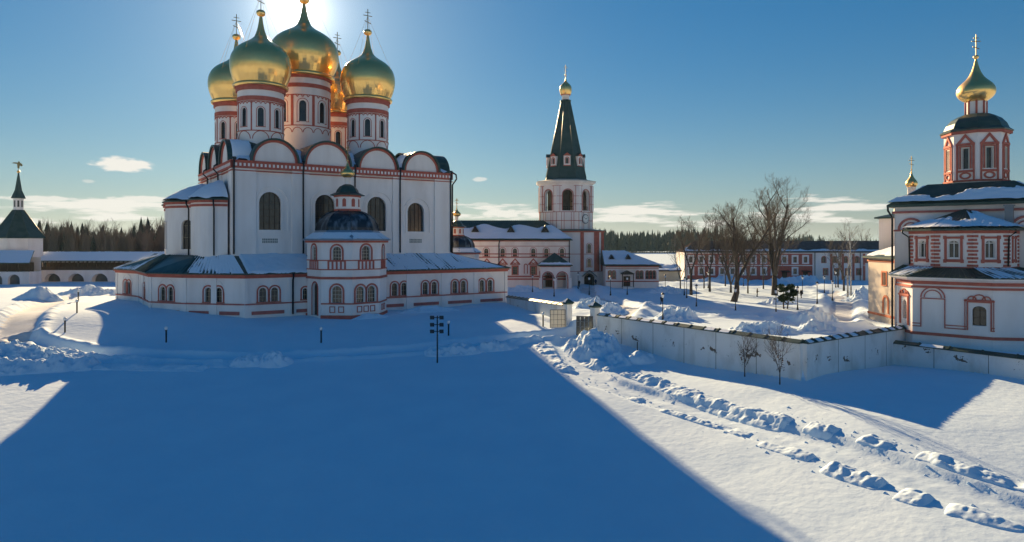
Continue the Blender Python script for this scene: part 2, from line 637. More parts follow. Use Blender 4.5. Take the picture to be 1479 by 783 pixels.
def poly_dist(pts, x, y):
    """distance to a polyline and the running length at the nearest point"""
    best = np.full(np.shape(x), 1e9)
    run = np.zeros(np.shape(x))
    acc = 0
    for (ax, ay), (bx, by) in zip(pts, pts[1:]):
        L = math.hypot(bx - ax, by - ay)
        t = np.clip(((x - ax) * (bx - ax) + (y - ay) * (by - ay)) / L / L, 0, 1)
        d = np.hypot(x - ax - t * (bx - ax), y - ay - t * (by - ay))
        run = np.where(d < best, acc + t * L, run)
        best = np.minimum(best, d)
        acc += L
    return best, run


ROAD = [(-60, 78), (-62.6, 84), (-65.2, 89.2), (-69.6, 97.0), (-75.5, 109.5), (-79, 119), (-78, 126), (-72, 140), (-60, 165)]
TRENCH = [(-63.4, 88), (-56.6, 84.2), (-49.9, 81), (-43.9, 79.8), (-35.6, 78.6), (-26.6, 78.8), (-19.8, 80.4), (-12.1, 82.4), (-4.1, 85.4), (1, 87.6), (6, 90), (9.6, 92), (14, 96)]
TRACK = [(9.6, 92), (6.6, 85), (7.3, 76), (9.5, 69.9), (12.7, 65.4), (16.9, 59.6), (19.6, 54.4), (22.4, 49.9), (24.6, 45.8), (26.5, 42.2), (28.3, 39.2), (31, 35), (36, 28)]
YARD_PATH = [(14, 96), (20, 112), (16, 138), (18, 165)]
YARD_PATH2 = [(20, 112), (30, 104), (44, 92), (50, 104), (62, 128), (70, 150)]


def terr_full(x, y):
    z = terr(x, y)
    near = (1 - ss(150, 260, y)) * (1 - ss(80, 140, np.abs(x)))
    z = z + near * (.34 * (fbm(x / 14, y / 14, 3, 3) - .5) + .05 * (fbm(x / 2.1, y / 2.1, 9, 3) - .5))
    d, r = poly_dist(TRENCH, x, y)
    jit = .35 * (fbm(x / 1.5, y / 1.5, 21, 3) - .5)
    z = z - .85 * (1 - ss(.85, 1.35, d + jit)) + .28 * np.exp(-((d - 1.9 + jit) / .55) ** 2) * (.4 + 1.2 * fbm(x / 1.1, y / 1.1, 31, 3))
    d, r = poly_dist(TRACK, x, y)
    z = z - .36 * (1 - ss(1.3, 1.85, d + jit))
    z = z - .07 * (np.exp(-((d - .7) / .22) ** 2)) + .05 * (fbm(x / .5, y / .5, 41, 2) - .5) * (1 - ss(1.0, 1.8, d))
    d, r = poly_dist(ROAD, x, y)
    z = z - .40 * (1 - ss(1.9, 2.7, d + jit)) + .35 * np.exp(-((d - 3.2 + jit) / .8) ** 2) * (.3 + 1.3 * fbm(x / 1.3, y / 1.3, 51, 3))
    for P in (YARD_PATH, YARD_PATH2):
        d, r = poly_dist(P, x, y)
        z = z - .45 * (1 - ss(1.5, 2.4, d + jit)) + .5 * np.exp(-((d - 3.0 + jit) / .9) ** 2) * (.2 + 1.3 * fbm(x / 1.6, y / 1.6, 61, 3))
    # drifts in the yard
    yard = ss(94, 100, y) * (1 - ss(190, 205, y)) * ss(4, 14, x)
    z = z + yard * 1.1 * np.maximum(0, fbm(x / 7, y / 7, 71, 4) - .52) * 2
    # snow banked up against the cathedral and its porch
    return z


def zt(x, y):
    return float(terr_full(np.array([x]), np.array([y]))[0])


def grid_mesh(name, X, Y, Z, m, smooth=True, parent=None, kind=None):
    """X, Y, Z: 2-D arrays"""
    ny, nx = X.shape
    v = np.stack([X, Y, Z], -1).reshape(-1, 3)
    i = np.arange(nx * ny).reshape(ny, nx)
    q = np.stack([i[:-1, :-1], i[:-1, 1:], i[1:, 1:], i[1:, :-1]], -1).reshape(-1, 4)
    me = bpy.data.meshes.new(name)
    me.vertices.add(len(v))
    me.vertices.foreach_set('co', v.astype(np.float32).ravel())
    me.loops.add(q.size)
    me.loops.foreach_set('vertex_index', q.astype(np.int32).ravel())
    me.polygons.add(len(q))
    me.polygons.foreach_set('loop_start', np.arange(0, q.size, 4, dtype=np.int32))
    me.polygons.foreach_set('use_smooth', np.full(len(q), smooth))
    for k in (m if isinstance(m, (list, tuple)) else [m]):
        me.materials.append(MATS[k])
    me.update(calc_edges=True)
    me.validate()
    return link(name, me, parent, kind)


def snow_patch(par, S, cover, thick, nu, nv, name='roof_snow'):
    """S(u, v) -> arrays x, y, z of the surface below; cover(u, v) > 0 where snow lies"""
    U, V = np.meshgrid(np.linspace(0, 1, nu), np.linspace(0, 1, nv))
    x, y, z = S(U, V)
    c = cover(U, V)
    edge = ss(-.02, .12, c)
    z = z + thick * edge * (.75 + .5 * fbm(U * 9, V * 9, 5, 3)) - .10 * (1 - ss(-.06, .0, c))
    return grid_mesh(name, x, y, z, 'roof_snow', True, par)


def bilin(p00, p10, p11, p01):
    a, b, c, d = (np.array(p, float) for p in (p00, p10, p11, p01))

    def S(u, v):
        w = [(1 - u) * (1 - v), u * (1 - v), u * v, (1 - u) * v]
        return tuple(w[0] * a[i] + w[1] * b[i] + w[2] * c[i] + w[3] * d[i] for i in range(3))
    return S


def slope(mb, p00, p10, p11, p01, n=0, th=.12, mi=0, rh=.06, rw=.06):
    """a roof slope with thickness and n standing seams running up it (p00-p10 eaves, p01-p11 top)"""
    P = [np.array(p, float) for p in (p00, p10, p11, p01)]
    dn = np.array((0, 0, th))
    mb.hexa([tuple(p - dn) for p in P] + [tuple(p) for p in P], mi)
    for k in range(n):
        t = (k + .5) / n
        a, b = P[0] + (P[1] - P[0]) * t, P[3] + (P[2] - P[3]) * t
        w = (P[1] - P[0]) / np.linalg.norm(P[1] - P[0]) * rw / 2
        up = np.array((0, 0, rh))
        dz = np.array((0, 0, .02))
        mb.hexa([tuple(a - w - dz), tuple(a + w - dz), tuple(b + w - dz), tuple(b - w - dz), tuple(a - w + up), tuple(a + w + up), tuple(b + w + up), tuple(b - w + up)], mi)


def octagon(c, r, a0, n=8):
    return [(c[0] + r * math.cos(a0 + 2 * math.pi * i / n), c[1] + r * math.sin(a0 + 2 * math.pi * i / n)) for i in range(n)]

# ================================================================= ground
def make_ground():
    def axis(fine, step, grow, lim):
        a, b = fine
        c = list(np.arange(a, b + 1e-6, step))
        s, v = step, c[-1]
        while v < lim:
            s *= grow
            v += s
            c.append(v)
        s, v = step, c[0]
        left = []
        while v > -lim:
            s *= grow
            v -= s
            left.append(v)
        return np.array(left[::-1] + c)
    xs = axis((-66, 60), .30, 1.09, 7000)
    y0 = np.arange(24, 100, .24)
    y1 = np.arange(100, 150, .5)
    y2 = np.arange(150, 210, 1.2)
    back = [24 - .24]
    s = .24
    while back[-1] > -400:
        s *= 1.12
        back.append(back[-1] - s)
    far = [210]
    s = 1.2
    while far[-1] < 9000:
        s *= 1.12
        far.append(far[-1] + s)
    ys = np.concatenate([back[::-1], y0, y1, y2, far])
    X, Y = np.meshgrid(xs, ys)
    Z = terr_full(X, Y)
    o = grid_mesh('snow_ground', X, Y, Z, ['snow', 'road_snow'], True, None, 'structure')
    cx, cy = (X[:-1, :-1] + X[1:, 1:]) / 2, (Y[:-1, :-1] + Y[1:, 1:]) / 2
    jit = .5 * (fbm(cx / 1.2, cy / 1.2, 77, 3) - .5)
    mi = np.zeros(cx.shape, int)
    for P, w in ((ROAD, 2.0), (YARD_PATH, 1.6), (YARD_PATH2, 1.7)):
        d, _ = poly_dist(P, cx, cy)
        mi[(d + jit) < w] = 1
    o.data.polygons.foreach_set('material_index', mi.ravel().astype(np.int32))


make_ground()

# ================================================================= cathedral
TH = R(33.7)
cath = thing('cathedral', 'huge white cathedral with five gilded onion domes and arched gables above a low gallery', 'cathedral', (-42.5, 104, 0), TH)
W, DP = 37.4, 28.0
front = wmap((0, 0), (W, 0))
left = wmap((0, DP), (0, 0))
right = wmap((W, 0), (W, DP))
rear = wmap((W, DP), (0, DP))
FW = [(5.45, 3.35, 12.95, 18.9, True), (14.2, 3.3, 12.95, 18.8, True), (23.2, 3.4, 12.95, 18.8, True), (30.55, 3.2, 12.9, 18.0, True)]
SW = [(DP - 23.3, 1.8, 16.5, 20.0, True), (DP - 4.7, 1.8, 16.5, 20.0, True)]
m = MB()
wall(m, front, 0, W, 0, 22.4, FW, .55)
wall(m, left, 0, DP, 0, 22.4)
wall(m, right, 0, DP, 0, 22.4, [(7, 2.2, 13, 18, True), (21, 2.2, 13, 18, True)], .5)
wall(m, rear, 0, W, 0, 22.4)
m.build('wall', 'plaster', cath)
for h in FW:
    window(cath, front, h, .55, 'plaster', .42, .10, bars=(3, 4), barmat='wood', glass='glass_warm', sill=.25, bw=.07)
    c, w, zs, ztp, a = h
    k = MB()
    surround(k, front, (c + .25, w + 1.6, zs - .2, ztp + .75, True), 0, .22, .14)
    k.mbox(front, c - 2.6, c + 3.1, zs - 1.0, zs - .8, -.12, .01)
    k.build('window_niche', 'plaster', cath)
    g = MB()
    for r_ in range(2):
        for q in range(9):
            g.mbox(front, c - 1.2 + q * .27, c - 1.2 + q * .27 + .2, 10.9 + r_ * .38, 11.2 + r_ * .38, -.03, .01)
    if c < 8 or c > 28:
        g.build('vent_grille', 'grille', cath)
for h in [(7, 2.2, 13, 18, True), (21, 2.2, 13, 18, True)]:
    window(cath, right, h, .5, 'plaster', .3, .1, bars=(2, 3), glass='glass')
# pilasters
for f, spans in ((front, ((-.02, 3.3), (8.8, 11.6), (18.1, 20.1), (26.1, 28.3), (34.2, W + .02))), (left, ((0, 1.4), (8.3, 10.3), (17.7, 19.7), (25.6, DP))), (right, ((0, 2), (8.5, 10.5), (17.5, 19.5), (26, DP)))):
    for a, b in spans:
        MB().mbox(f, a, b, 0, 22.38, -.26, .02).build('pilaster', 'plaster', cath)
# cornice: a red band with a row of white dentils, all round
k, dn = MB(), MB()
for f, Lf in ((front, W), (left, DP), (right, DP), (rear, W)):
    k.mbox(f, -.42, Lf + .42, 22.4, 23.45, -.42, .3)
    k.mbox(f, -.50, Lf + .50, 21.95, 22.1, -.34, .02)
    n = int(Lf / .62)
    for i in range(n):
        s_ = (i + .5) * Lf / n
        dn.mbox(f, s_ - .15, s_ + .15, 22.7, 23.15, -.47, -.40)
    k.mbox(f, -.5, Lf + .5, 23.45, 23.58, -.52, .3)
co = k.build('cornice', 'red', cath)
dn.build('dentils', 'plaster', co, 'stuff')
# round gables (zakomary) with their vaulted roofs
ZF = [(6.2, 3.45), (14.6, 3.75), (23.4, 3.45), (31.6, 3.35)]
ZS = [(4.7, 3.4), (14.0, 3.6), (23.3, 3.4)]
for f, ZZ, ln in ((front, ZF, 7.5), (left, [(DP - a, b) for a, b in ZS], 8.0), (right, ZS, 8.0)):
    for c, r in ZZ:
        g = MB().half_disc(f, c, 23.58, r, -.10, .5)
        g = g.build('gable', 'plaster', cath)
        MB().half_ring(f, c, 23.58, r - .32, r + .06, -.30, .2, n=18).build('gable_rim', 'red', g)
        MB().half_ring(f, c, 23.58, r + .02, r + .30, -.62, ln, n=18).build('vault_roof', 'green_metal', cath)
# main roof behind the gables
rr = MB()
b0 = [(.2, .2, 23.6), (W - .2, .2, 23.6), (W - .2, DP - .2, 23.6), (.2, DP - .2, 23.6)]
b1 = [(4, 4.6, 26.3), (W - 8, 4.6, 26.3), (W - 8, DP - 4.6, 26.3), (4, DP - 4.6, 26.3)]
b2 = [(11, 12, 27.6), (W - 14, 12, 27.6), (W - 14, DP - 12, 27.6), (11, DP - 12, 27.6)]
rr.loft([b0, b1, b2])
rr.build('roof', 'green_metal', cath)
for (a, b, a2, b2_, sd) in ((.4, 3.1, 2.8, 5, 1), (9.2, 11.3, 9.6, 11.6, 2), (18.2, 20.2, 18.0, 20.6, 3), (26.6, 28.6, 26.3, 28, 4), (34.6, 37, 30, 33, 7)):
    snow_patch(cath, bilin((a, .1, 23.62), (b, .1, 23.62), (b2_, 4.6, 26.35), (a2, 4.6, 26.35)),
               lambda u, v, s=sd: np.minimum(np.minimum(u, 1 - u) * 2, np.minimum(v, 1 - v) * 2) + .35 * (fbm(u * 3, v * 3, s, 3) - .42), .28, 18, 22)
for (cc_, r_, a0_, a1_, sd) in ((6.2, 3.45, 62, 8, 41), (14.6, 3.75, 60, 8, 42), (23.4, 3.45, 62, 8, 43), (31.6, 3.35, 118, 172, 44)):
    snow_patch(cath, lambda u, v, c=cc_, r=r_ + .31, p=R(a0_), q=R(a1_): (c + r * np.cos(p + (q - p) * u), .2 + 4.2 * v, 23.6 + r * np.sin(p + (q - p) * u)),
               lambda u, v, s=sd: np.minimum(np.minimum(u + .1, 1 - u) * 2, np.minimum(v + .2, 1 - v) * 2) + .6 * (fbm(u * 3, v * 3, s, 3) - .55), .22, 20, 24)
snow_patch(cath, lambda u, v: (.1 + 2.9 * u, 4.7 - 3.71 * np.cos(R(3) + R(62) * v), 23.6 + 3.71 * np.sin(R(3) + R(62) * v)),
           lambda u, v: np.minimum(np.minimum(u, 1 - u) * 3, np.minimum(v + .3, 1 - v) * 2) + .4 * (fbm(u * 3, v * 3, 47, 3) - .5), .25, 24, 20)
# downpipes
for x, f in ((.0, front), (10.54, front), (19.2, front), (27.4, front), (W, front)):
    d = MB()
    P = [f(x, 23.9, -.55), f(x, 23.3, -.62), f(x, 22.6, -.50), f(x, 21.8, -.40), f(x, 9.2, -.40)]
    d.tube(P, .13, 8)
    d.tube([f(x, 24.0, -.55), f(x, 23.5, -.58)], [.30, .13], 8)
    d.build('downpipe', 'black_metal', cath)
for y in (9.3, 18.7):
    d = MB()
    d.tube([(-.5, y, 23.9), (-1.1, y, 23.4), (-1.2, y, 22.9), (-.5, y, 22.2), (-.45, y, 18)], .13, 8)
    d.build('downpipe', 'black_metal', cath)
d = MB()
d.tube([(W + .3, -.3, 23.8), (W + 1.2, -.2, 23.4), (W + 1.3, -.2, 22.6), (W + .5, -.1, 21.5), (W + .45, -.1, 9)], .15, 8)
d.build('downpipe', 'black_metal', cath)

# apses
def apse(cy, rad, off, z1):
    c = (off, cy)
    f = cmap(c, rad, math.pi / 2)
    Lh = math.pi * rad
    m = MB()
    hs = []
    if rad > 5:
        hs = [(Lh * .80, 1.9, 9.9, 14.6, True), (Lh * .5, 1.9, 9.9, 14.6, True)]
    else:
        hs = [(Lh * .08, 1.3, 9.9, 14.4, True)]
    wall(m, f, 0, Lh, 0, z1, hs, .5, cols=9)
    m.build('apse_wall', 'plaster', cath)
    for h in hs:
        window(cath, f, h, .5, None, sill=0, bars=(1, 2), glass='glass_warm')
    k = MB()
    for a, b, p in ((z1 - .9, z1 - .55, .12), (z1 - .3, z1 + .05, .28)):
        k.mbox(f, 0, Lh, a, b, -p, .1, 0, 24)
    k.build('apse_cornice', 'red', cath)
    rf = MB()
    rf.loft([[(c[0] + (rad + .5) * math.cos(math.pi / 2 + math.pi * i / 24), c[1] + (rad + .5) * math.sin(math.pi / 2 + math.pi * i / 24), z1 + .05) for i in range(25)],
             [(c[0] + (rad + .5) * math.cos(math.pi / 2 + math.pi * i / 24), c[1] + (rad + .5) * math.sin(math.pi / 2 + math.pi * i / 24), z1 + .22) for i in range(25)],
             [(c[0] + .3 * math.cos(math.pi / 2 + math.pi * i / 24), c[1] + rad * .55 * math.sin(math.pi / 2 + math.pi * i / 24) * -0 + .6 * math.sin(math.pi / 2 + math.pi * i / 24), z1 + 3.0) for i in range(25)]], 0, False, False, False)
    rf.build('apse_roof', 'green_metal', cath)

    def S(u, v):
        a = math.pi / 2 + math.pi * u
        r = (rad + .4) * (1 - v) + .4 * v
        return c[0] + r * np.cos(a), c[1] + r * np.sin(a), z1 + .24 + 2.85 * v + .35 * np.sin(math.pi * v)
    snow_patch(cath, S, lambda u, v: np.minimum(v * 3 + .05, (1 - v) * 2) + .35 * (fbm(u * 5, v * 3, 8 + int(cy), 3) - .35), .35, 40, 16)


apse(5.6, 4.5, -.6, 17.4)
apse(14.0, 6.0, -1.6, 17.4)
apse(23.6, 5.4, -1.2, 17.4)
for a_, c_ in ((R(246), (-.6, 5.6)), (R(172), (-.6, 5.6))):
    x, y = c_[0] + 4.75 * math.cos(a_), c_[1] + 4.75 * math.sin(a_)
    x2, y2 = c_[0] + 5.1 * math.cos(a_), c_[1] + 5.1 * math.sin(a_)
    MB().tube([(x2, y2, 17.5), (x2, y2, 17.0), (x, y, 16.2), (x, y, 9)], .12, 8).build('downpipe', 'black_metal', cath)

# drums and onion domes
def drum(c, r, z0, zt_, nwin, wz, rot, big=False):
    f = cmap(c, r, rot)
    Lc = f.L
    hs = [((i + .5) * Lc / nwin, r * .26, wz[0], wz[1], True) for i in range(nwin)]
    m = MB()
    wall(m, f, 0, Lc, z0, zt_, hs, .3, cols=4)
    d = m.build('drum', 'plaster', cath)
    for h in hs:
        window(cath, f, h, .3, 'red', .10, .05, inner=.12 if not big else .3, bars=(1, 3), barmat='black_metal', glass='glass', sill=.12)
    k, ka, kc = MB(), MB(), MB()
    n = nwin * 4
    kc.mbox(f, 0, Lc, zt_ - .75, zt_ - .05, -.26, .05, 0, n)
    kc.mbox(f, 0, Lc, zt_ - .05, zt_ + .12, -.42, .05, 0, n)
    MB().mbox(f, 0, Lc, zt_ - 2.45, zt_ - 1.75, -.09, .05, 0, n).build('drum_band', 'red', d)
    k.mbox(f, 0, Lc, wz[0] - .75, wz[0] - .6, -.08, .05, 0, n)
    k.mbox(f, 0, Lc, wz[1] + .95, wz[1] + 1.07, -.07, .05, 0, n)
    for i in range(nwin):
        s_ = i * Lc / nwin
        wd = .09 if not big else .22
        k.mbox(f, s_ - wd, s_ + wd, wz[0] - .6, wz[1] + .95, -.09, .05)
        q = Lc / nwin / 4
        for j in range(4):
            k.half_ring(f, s_ + (j + .5) * q, wz[1] + .6, q * .36, q * .5, -.07, .03, 0, 6)
        if big:
            for j in range(2):
                ka.half_ring(f, s_ + (j + .5) * 2 * q, wz[0] - 1.9, q * .86, q * .98, -.06, .03, 0, 8)
        else:
            ka.half_ring(f, s_ + 2 * q, wz[0] - 2.0, q * 1.7, q * 1.85, -.06, .03, 0, 8)
    k.build('drum_trim', 'red', d)
    kc.build('drum_cornice', 'red', d)
    ka.build('blind_arcade', 'red', d, 'stuff')
    return d


for (c, rot) in (((5.5, 6), .15), ((24, 6), .0), ((5, 22), .3), ((24, 22), .1)):
    drum(c, 3.62, 24.6, 36.1, 8, (29.5, 32.5), rot)
    onion(cath, c, 36.75, 11.4, 4.85, 0, 3.7, t=.11)
drum((15, 14), 4.65, 26, 40.7, 8, (32.2, 35.9), .05, True)
onion(cath, (15, 14), 41.2, 13.2, 6.12, 0, 4.6, t=.14)

# gallery round the foot of the cathedral
GP = [(-13.7, 27.6), (-11.0, 20.0), (-10.6, 7.1), (-6.7, 1.2), (.4, -6), (45.9, -6), (45.9, 34)]
GI = [(-8.2, 24.5), (-7.6, 17.5), (-7.2, 10.5), (-4.6, 3.6), (0, 0), (37.4, 0), (37.4, 28)]
GW = {
    0: [(3.4, 1.1, 2.2, 4.35, True), (4.7, 1.1, 2.2, 4.35, True)],
    1: [(6.0, 1.1, 2.2, 4.35, True), (7.3, 1.1, 2.2, 4.35, True)],
    2: [(2.75, 1.1, 2.2, 4.35, True), (4.35, 1.1, 2.2, 4.35, True)],
    3: [(4.1, 1.15, 2.2, 4.35, True), (5.8, 1.15, 2.2, 4.35, True)],
    4: [(2.5, 1.05, 2.2, 4.3, True), (4.2, 1.05, 2.2, 4.3, True), (8.75, .75, 2.3, 4.0, True)] +
       [(c - .4 + s_, 1.0, 2.2, 4.3, True) for c in (24.7, 30.3, 36.0, 41.5) for s_ in (-.85, .85)],
    5: [(6, 1, 2.2, 4.3, True), (28, 1, 2.2, 4.3, True)],
}
gm, gc, gp = MB(), MB(), MB()
for i in range(6):
    f = wmap(GP[i], GP[i + 1])
    wall(gm, f, 0, f.L, -1.5, 5.8, GW[i], .35)
    gc.mbox(f, -.15, f.L + .15, 5.72, 6.0, -.22, .1)
    gc.mbox(f, -.3, f.L + .3, 6.0, 6.28, -.42, .1)
    gp.mbox(f, -.03, f.L + .03, 1.82, 2.02, -.19, .05)
    n = max(1, round(f.L / 6.5))
    for q in range(n):
        gp.mbox(f, q * f.L / n + .9, (q + 1) * f.L / n - .9, .35, .85, -.10, .03)
    for h in GW[i]:
        window(cath, f, h, .35, 'red', .22, .09, inner=.15, bars=(1, 2), glass='glass_warm', sill=.14)
    for q in range(n + 1):
        p = q * f.L / n
        MB().mbox(f, max(p - .45, -.1), min(p + .45, f.L + .1), -1.5, 5.72, -.14, .02).build('pilaster', 'plaster', cath)
    if len(GW[i]) >= 2 and i < 5:
        H = GW[i]
        for a, b in zip(H[::2], H[1::2]) if i != 4 else ((H[0], H[1]), (H[3], H[4]), (H[5], H[6]), (H[7], H[8]), (H[9], H[10])):
            MB().half_ring(f, (a[0] + b[0]) / 2, 3.65, 1.78, 1.92, -.07, .02).build('niche_arch', 'plaster', cath)
gm.build('gallery_wall', 'plaster', cath)
gc.build('gallery_cornice', 'red', cath)
gp.build('gallery_band', 'red_pale', cath)
gr_ = MB()


def gout(i, e=.62):
    # outward-offset corner of the gallery line
    p = GP[i]
    out = []
    for a, b in ((i - 1, i), (i, i + 1)):
        if 0 <= a and b < len(GP):
            dx, dy = GP[b][0] - GP[a][0], GP[b][1] - GP[a][1]
            L = math.hypot(dx, dy)
            out.append((dy / L, -dx / L))
    nx, ny = sum(o[0] for o in out) / len(out), sum(o[1] for o in out) / len(out)
    k = e / (nx * nx + ny * ny)
    return (p[0] + nx * k, p[1] + ny * k)


for i in range(6):
    a, b = gout(i), gout(i + 1)
    zt0 = 9.0
    slope(gr_, (*a, 6.36), (*b, 6.36), (*GI[i + 1], zt0), (*GI[i], zt0), max(4, int(math.dist(a, b) / .62)), rh=.07, rw=.07)
gr_.build('gallery_roof', 'green_metal', cath)
A, B, C_, D_ = gout(4), gout(5), GI[5], GI[4]


def gs(u0, u1):
    p = lambda q, r_, t: tuple(np.array((*q, 0)) + (np.array((*r_, 0)) - np.array((*q, 0))) * t)
    a0, a1 = p(A, B, u0), p(A, B, u1)
    t0, t1 = max(0, min(1, (a0[0]) / 37.4)), max(0, min(1, (a1[0]) / 37.4))
    b0, b1 = p(D_, C_, t0), p(D_, C_, t1)
    return bilin((a0[0], a0[1], 6.38), (a1[0], a1[1], 6.38), (b1[0], b1[1], 9.0), (b0[0], b0[1], 9.0))


snow_patch(cath, gs(.012, .235), lambda u, v: np.minimum(np.minimum(u * 8, (1 - u) * 8), np.minimum(v * 6 + .02, (1 - v) * 3 + .1)) + .25 * (fbm(u * 6, v * 3, 4, 3) - .5), .30, 60, 22)
for (a, b, sd) in ((.46, .62, 11), (.62, .80, 12), (.80, .97, 13)):
    snow_patch(cath, gs(a, b), lambda u, v, s=sd: .09 * np.sin(u * math.pi * 2 * 13) + .50 * (fbm(u * 8, v * 2, s, 3) - .47) + .17, .10, 150, 16)
f3 = gout(3)
snow_patch(cath, bilin((*f3, 6.38), (*A, 6.38), (*GI[4], 9.0), (*GI[3], 9.0)),
           lambda u, v: .10 * np.sin(u * math.pi * 2 * 16) + .9 * (fbm(u * 5, v * 2, 14, 3) - .62) + .45 * u - .05, .10, 130, 16)
f0, f1, f2 = gout(0), gout(1), gout(2)
snow_patch(cath, bilin((*f0, 6.38), (*f1, 6.38), (*GI[1], 9.0), (*GI[0], 9.0)), lambda u, v: .4 * (fbm(u * 4, v * 3, 15, 3) - .4) + .1 * np.sin(u * 60), .12, 80, 16)
d = MB()
d.tube([(7.2, -6.65, 6.2), (7.2, -6.6, 5.7), (7.2, -6.35, 5.3), (7.2, -6.35, .2)], .14, 8)
d.tube([(7.2, -6.65, 6.5), (7.2, -6.65, 6.1)], [.3, .14], 8)
d.build('downpipe', 'black_metal', cath)


# two-storey porch with its own dome
def porch(c, k, rot, z0, lower, upper, doors=()):
    V = octagon(c, 6.0 * k, rot)
    zm, zu = z0 + 5.9 * k, z0 + 11.2 * k
    pw, bal = MB(), MB()
    bands = {}
    for i in range(8):
        f = wmap(V[i], V[(i + 1) % 8])
        L = f.L
        lo = [(L / 2 + a * k, w * k, z0 + b * k, z0 + t * k, True) for a, w, b, t in lower.get(i, ())]
        up = [(L / 2 + a * k, w * k, z0 + b * k, z0 + t * k, True) for a, w, b, t in upper.get(i, ())]
        wall(pw, f, 0, L, z0 - 1, zm, lo, .4 * k)
        wall(pw, f, 0, L, zm, zu, up, .35 * k)
        for h in lo + up:
            if h[2] < z0 + .5 * k:
                dm = MB()
                surround(dm, f, h, 0, .2 * k, .08)
                o = dm.build('doorway', 'red', cath)
                pm = MB()
                P = hole_pts(h)
                for (sa, za), (sb, zb) in zip(P, P[1:]):
                    pm.add([f(sa, h[2], .38 * k), f(sb, h[2], .38 * k), f(sb, zb, .38 * k), f(sa, za, .38 * k)], [(0, 1, 2, 3)])
                pm.build('door', 'wood', o)
            else:
                window(cath, f, h, .34 * k, 'red', .26 * k, .10, inner=.12 * k, bars=(2, 3), glass='glass_warm' if h[2] < zm else 'glass', sill=.15, barmat='pale_frame')
        for a, b, p in ((zm - .35 * k, zm, .16), (zm + 1.0 * k, zm + 1.15 * k, .10), (zm + 2.35 * k, zm + 2.5 * k, .10), (zu - .25 * k, zu + .05 * k, .3), (z0 + 1.85 * k, z0 + 2.05 * k, .1), (z0 - 1, z0 + .25 * k, .2)):
            if not (b < z0 + 2.2 * k and i in doors):
                bands.setdefault(a, MB()).mbox(f, -p * .4, L + p * .4, a, b, -p, .05)
        # little framed panels below the windows
        if i not in doors:
            for q in (-1, 0, 1) if len(lo) > 1 else (-.6, .6):
                h = (L / 2 + q * 1.1 * k, .62 * k, z0 + .75 * k, z0 + 1.45 * k, False)
                pp = MB()
                surround(pp, f, h, 0, .12 * k, .07)
                pp.mbox(f, h[0] - .43 * k, h[0] + .43 * k, h[2] - .12 * k, h[2], -.07, .01)
                pp.build('panel_frame', 'red', cath)
        nb = 5
        for q in range(nb):
            s_ = L / 2 + (q - (nb - 1) / 2) * .62 * k
            bal.mbox(f, s_ - .13 * k, s_ + .13 * k, zm + 1.15 * k, zm + 2.35 * k, -.09, .01)
    pw.build('porch_wall', 'plaster', cath)
    for b_ in bands.values():
        b_.build('porch_band', 'red', cath)
    bal.build('balusters', 'red', cath, 'stuff')
    ring = lambda r, z: [(x, y, z) for x, y in octagon(c, r * k, rot)]
    e = MB()
    e.loft([ring(6.0, zu + .05 * k), ring(6.75, zu + .08 * k), ring(6.78, zu + .2 * k), ring(5.15, zu + 1.15 * k), ring(4.75, zu + 1.6 * k)])
    e.build('porch_eaves', 'pale_blue_metal', cath)
    dm = MB()
    prof = [(4.75 * math.cos(t * math.pi / 2) ** .85 if t < 1 else 0, zu + 1.55 * k + 3.25 * k * math.sin(t * math.pi / 2)) for t in np.linspace(0, .78, 8)]
    dm.loft([ring(r, z) for r, z in prof])
    zl = prof[-1][1]
    for i in range(8):
        dm.tube([ring(r + .05, z + .03)[i] for r, z in prof], .09 * k, 5)
    o = dm.build('porch_dome', 'porch_metal', cath)
    rr_ = (1.9) * k
    lt = MB()
    VL = octagon(c, rr_, rot)
    zl -= .1
    for i in range(8):
        f = wmap(VL[i], VL[(i + 1) % 8])
        wall(lt, f, 0, f.L, zl, zl + 2.5 * k)
    lo_ = lt.build('lantern', 'plaster', cath)
    tr = MB()
    for i in range(8):
        f = wmap(VL[i], VL[(i + 1) % 8])
        tr.mbox(f, -.05, f.L + .05, zl + .1, zl + .4 * k, -.14, .05)
        tr.mbox(f, -.03, f.L + .03, zl + 2.25 * k, zl + 2.5 * k, -.16, .05)
        h = (f.L / 2, .55 * k, zl + .75 * k, zl + 2.0 * k, True)
        P = hole_pts(h)
        tr.loft([[f(s_, z, -.05) for s_, z in [(h[0] - h[1] / 2, h[2])] + P + [(h[0] + h[1] / 2, h[2])]], [f(s_, z, .05) for s_, z in [(h[0] - h[1] / 2, h[2])] + P + [(h[0] + h[1] / 2, h[2])]]])
    tr.build('lantern_trim', 'red', lo_)
    cp = MB()
    zc = zl + 2.5 * k
    cp.loft([ring(2.65, zc), ring(2.65, zc + .1), ring(1.75, zc + .5 * k), ring(1.6, zc + .9 * k), ring(1.2, zc + 1.4 * k), ring(.55, zc + 1.75 * k)])
    cp.build('lantern_roof', 'green_metal', cath)
    nk = MB()
    nk.lathe(c, [(.42 * k, zc + 1.7 * k), (.42 * k, zc + 2.75 * k), (.6 * k, zc + 2.8 * k)], 12)
    nk.build('neck', 'plaster', cath)
    onion(cath, c, zc + 2.85 * k, 2.5 * k, 1.12 * k, -TH, 2.2 * k, n=24, rim=False, t=.1, prof=ONION2)
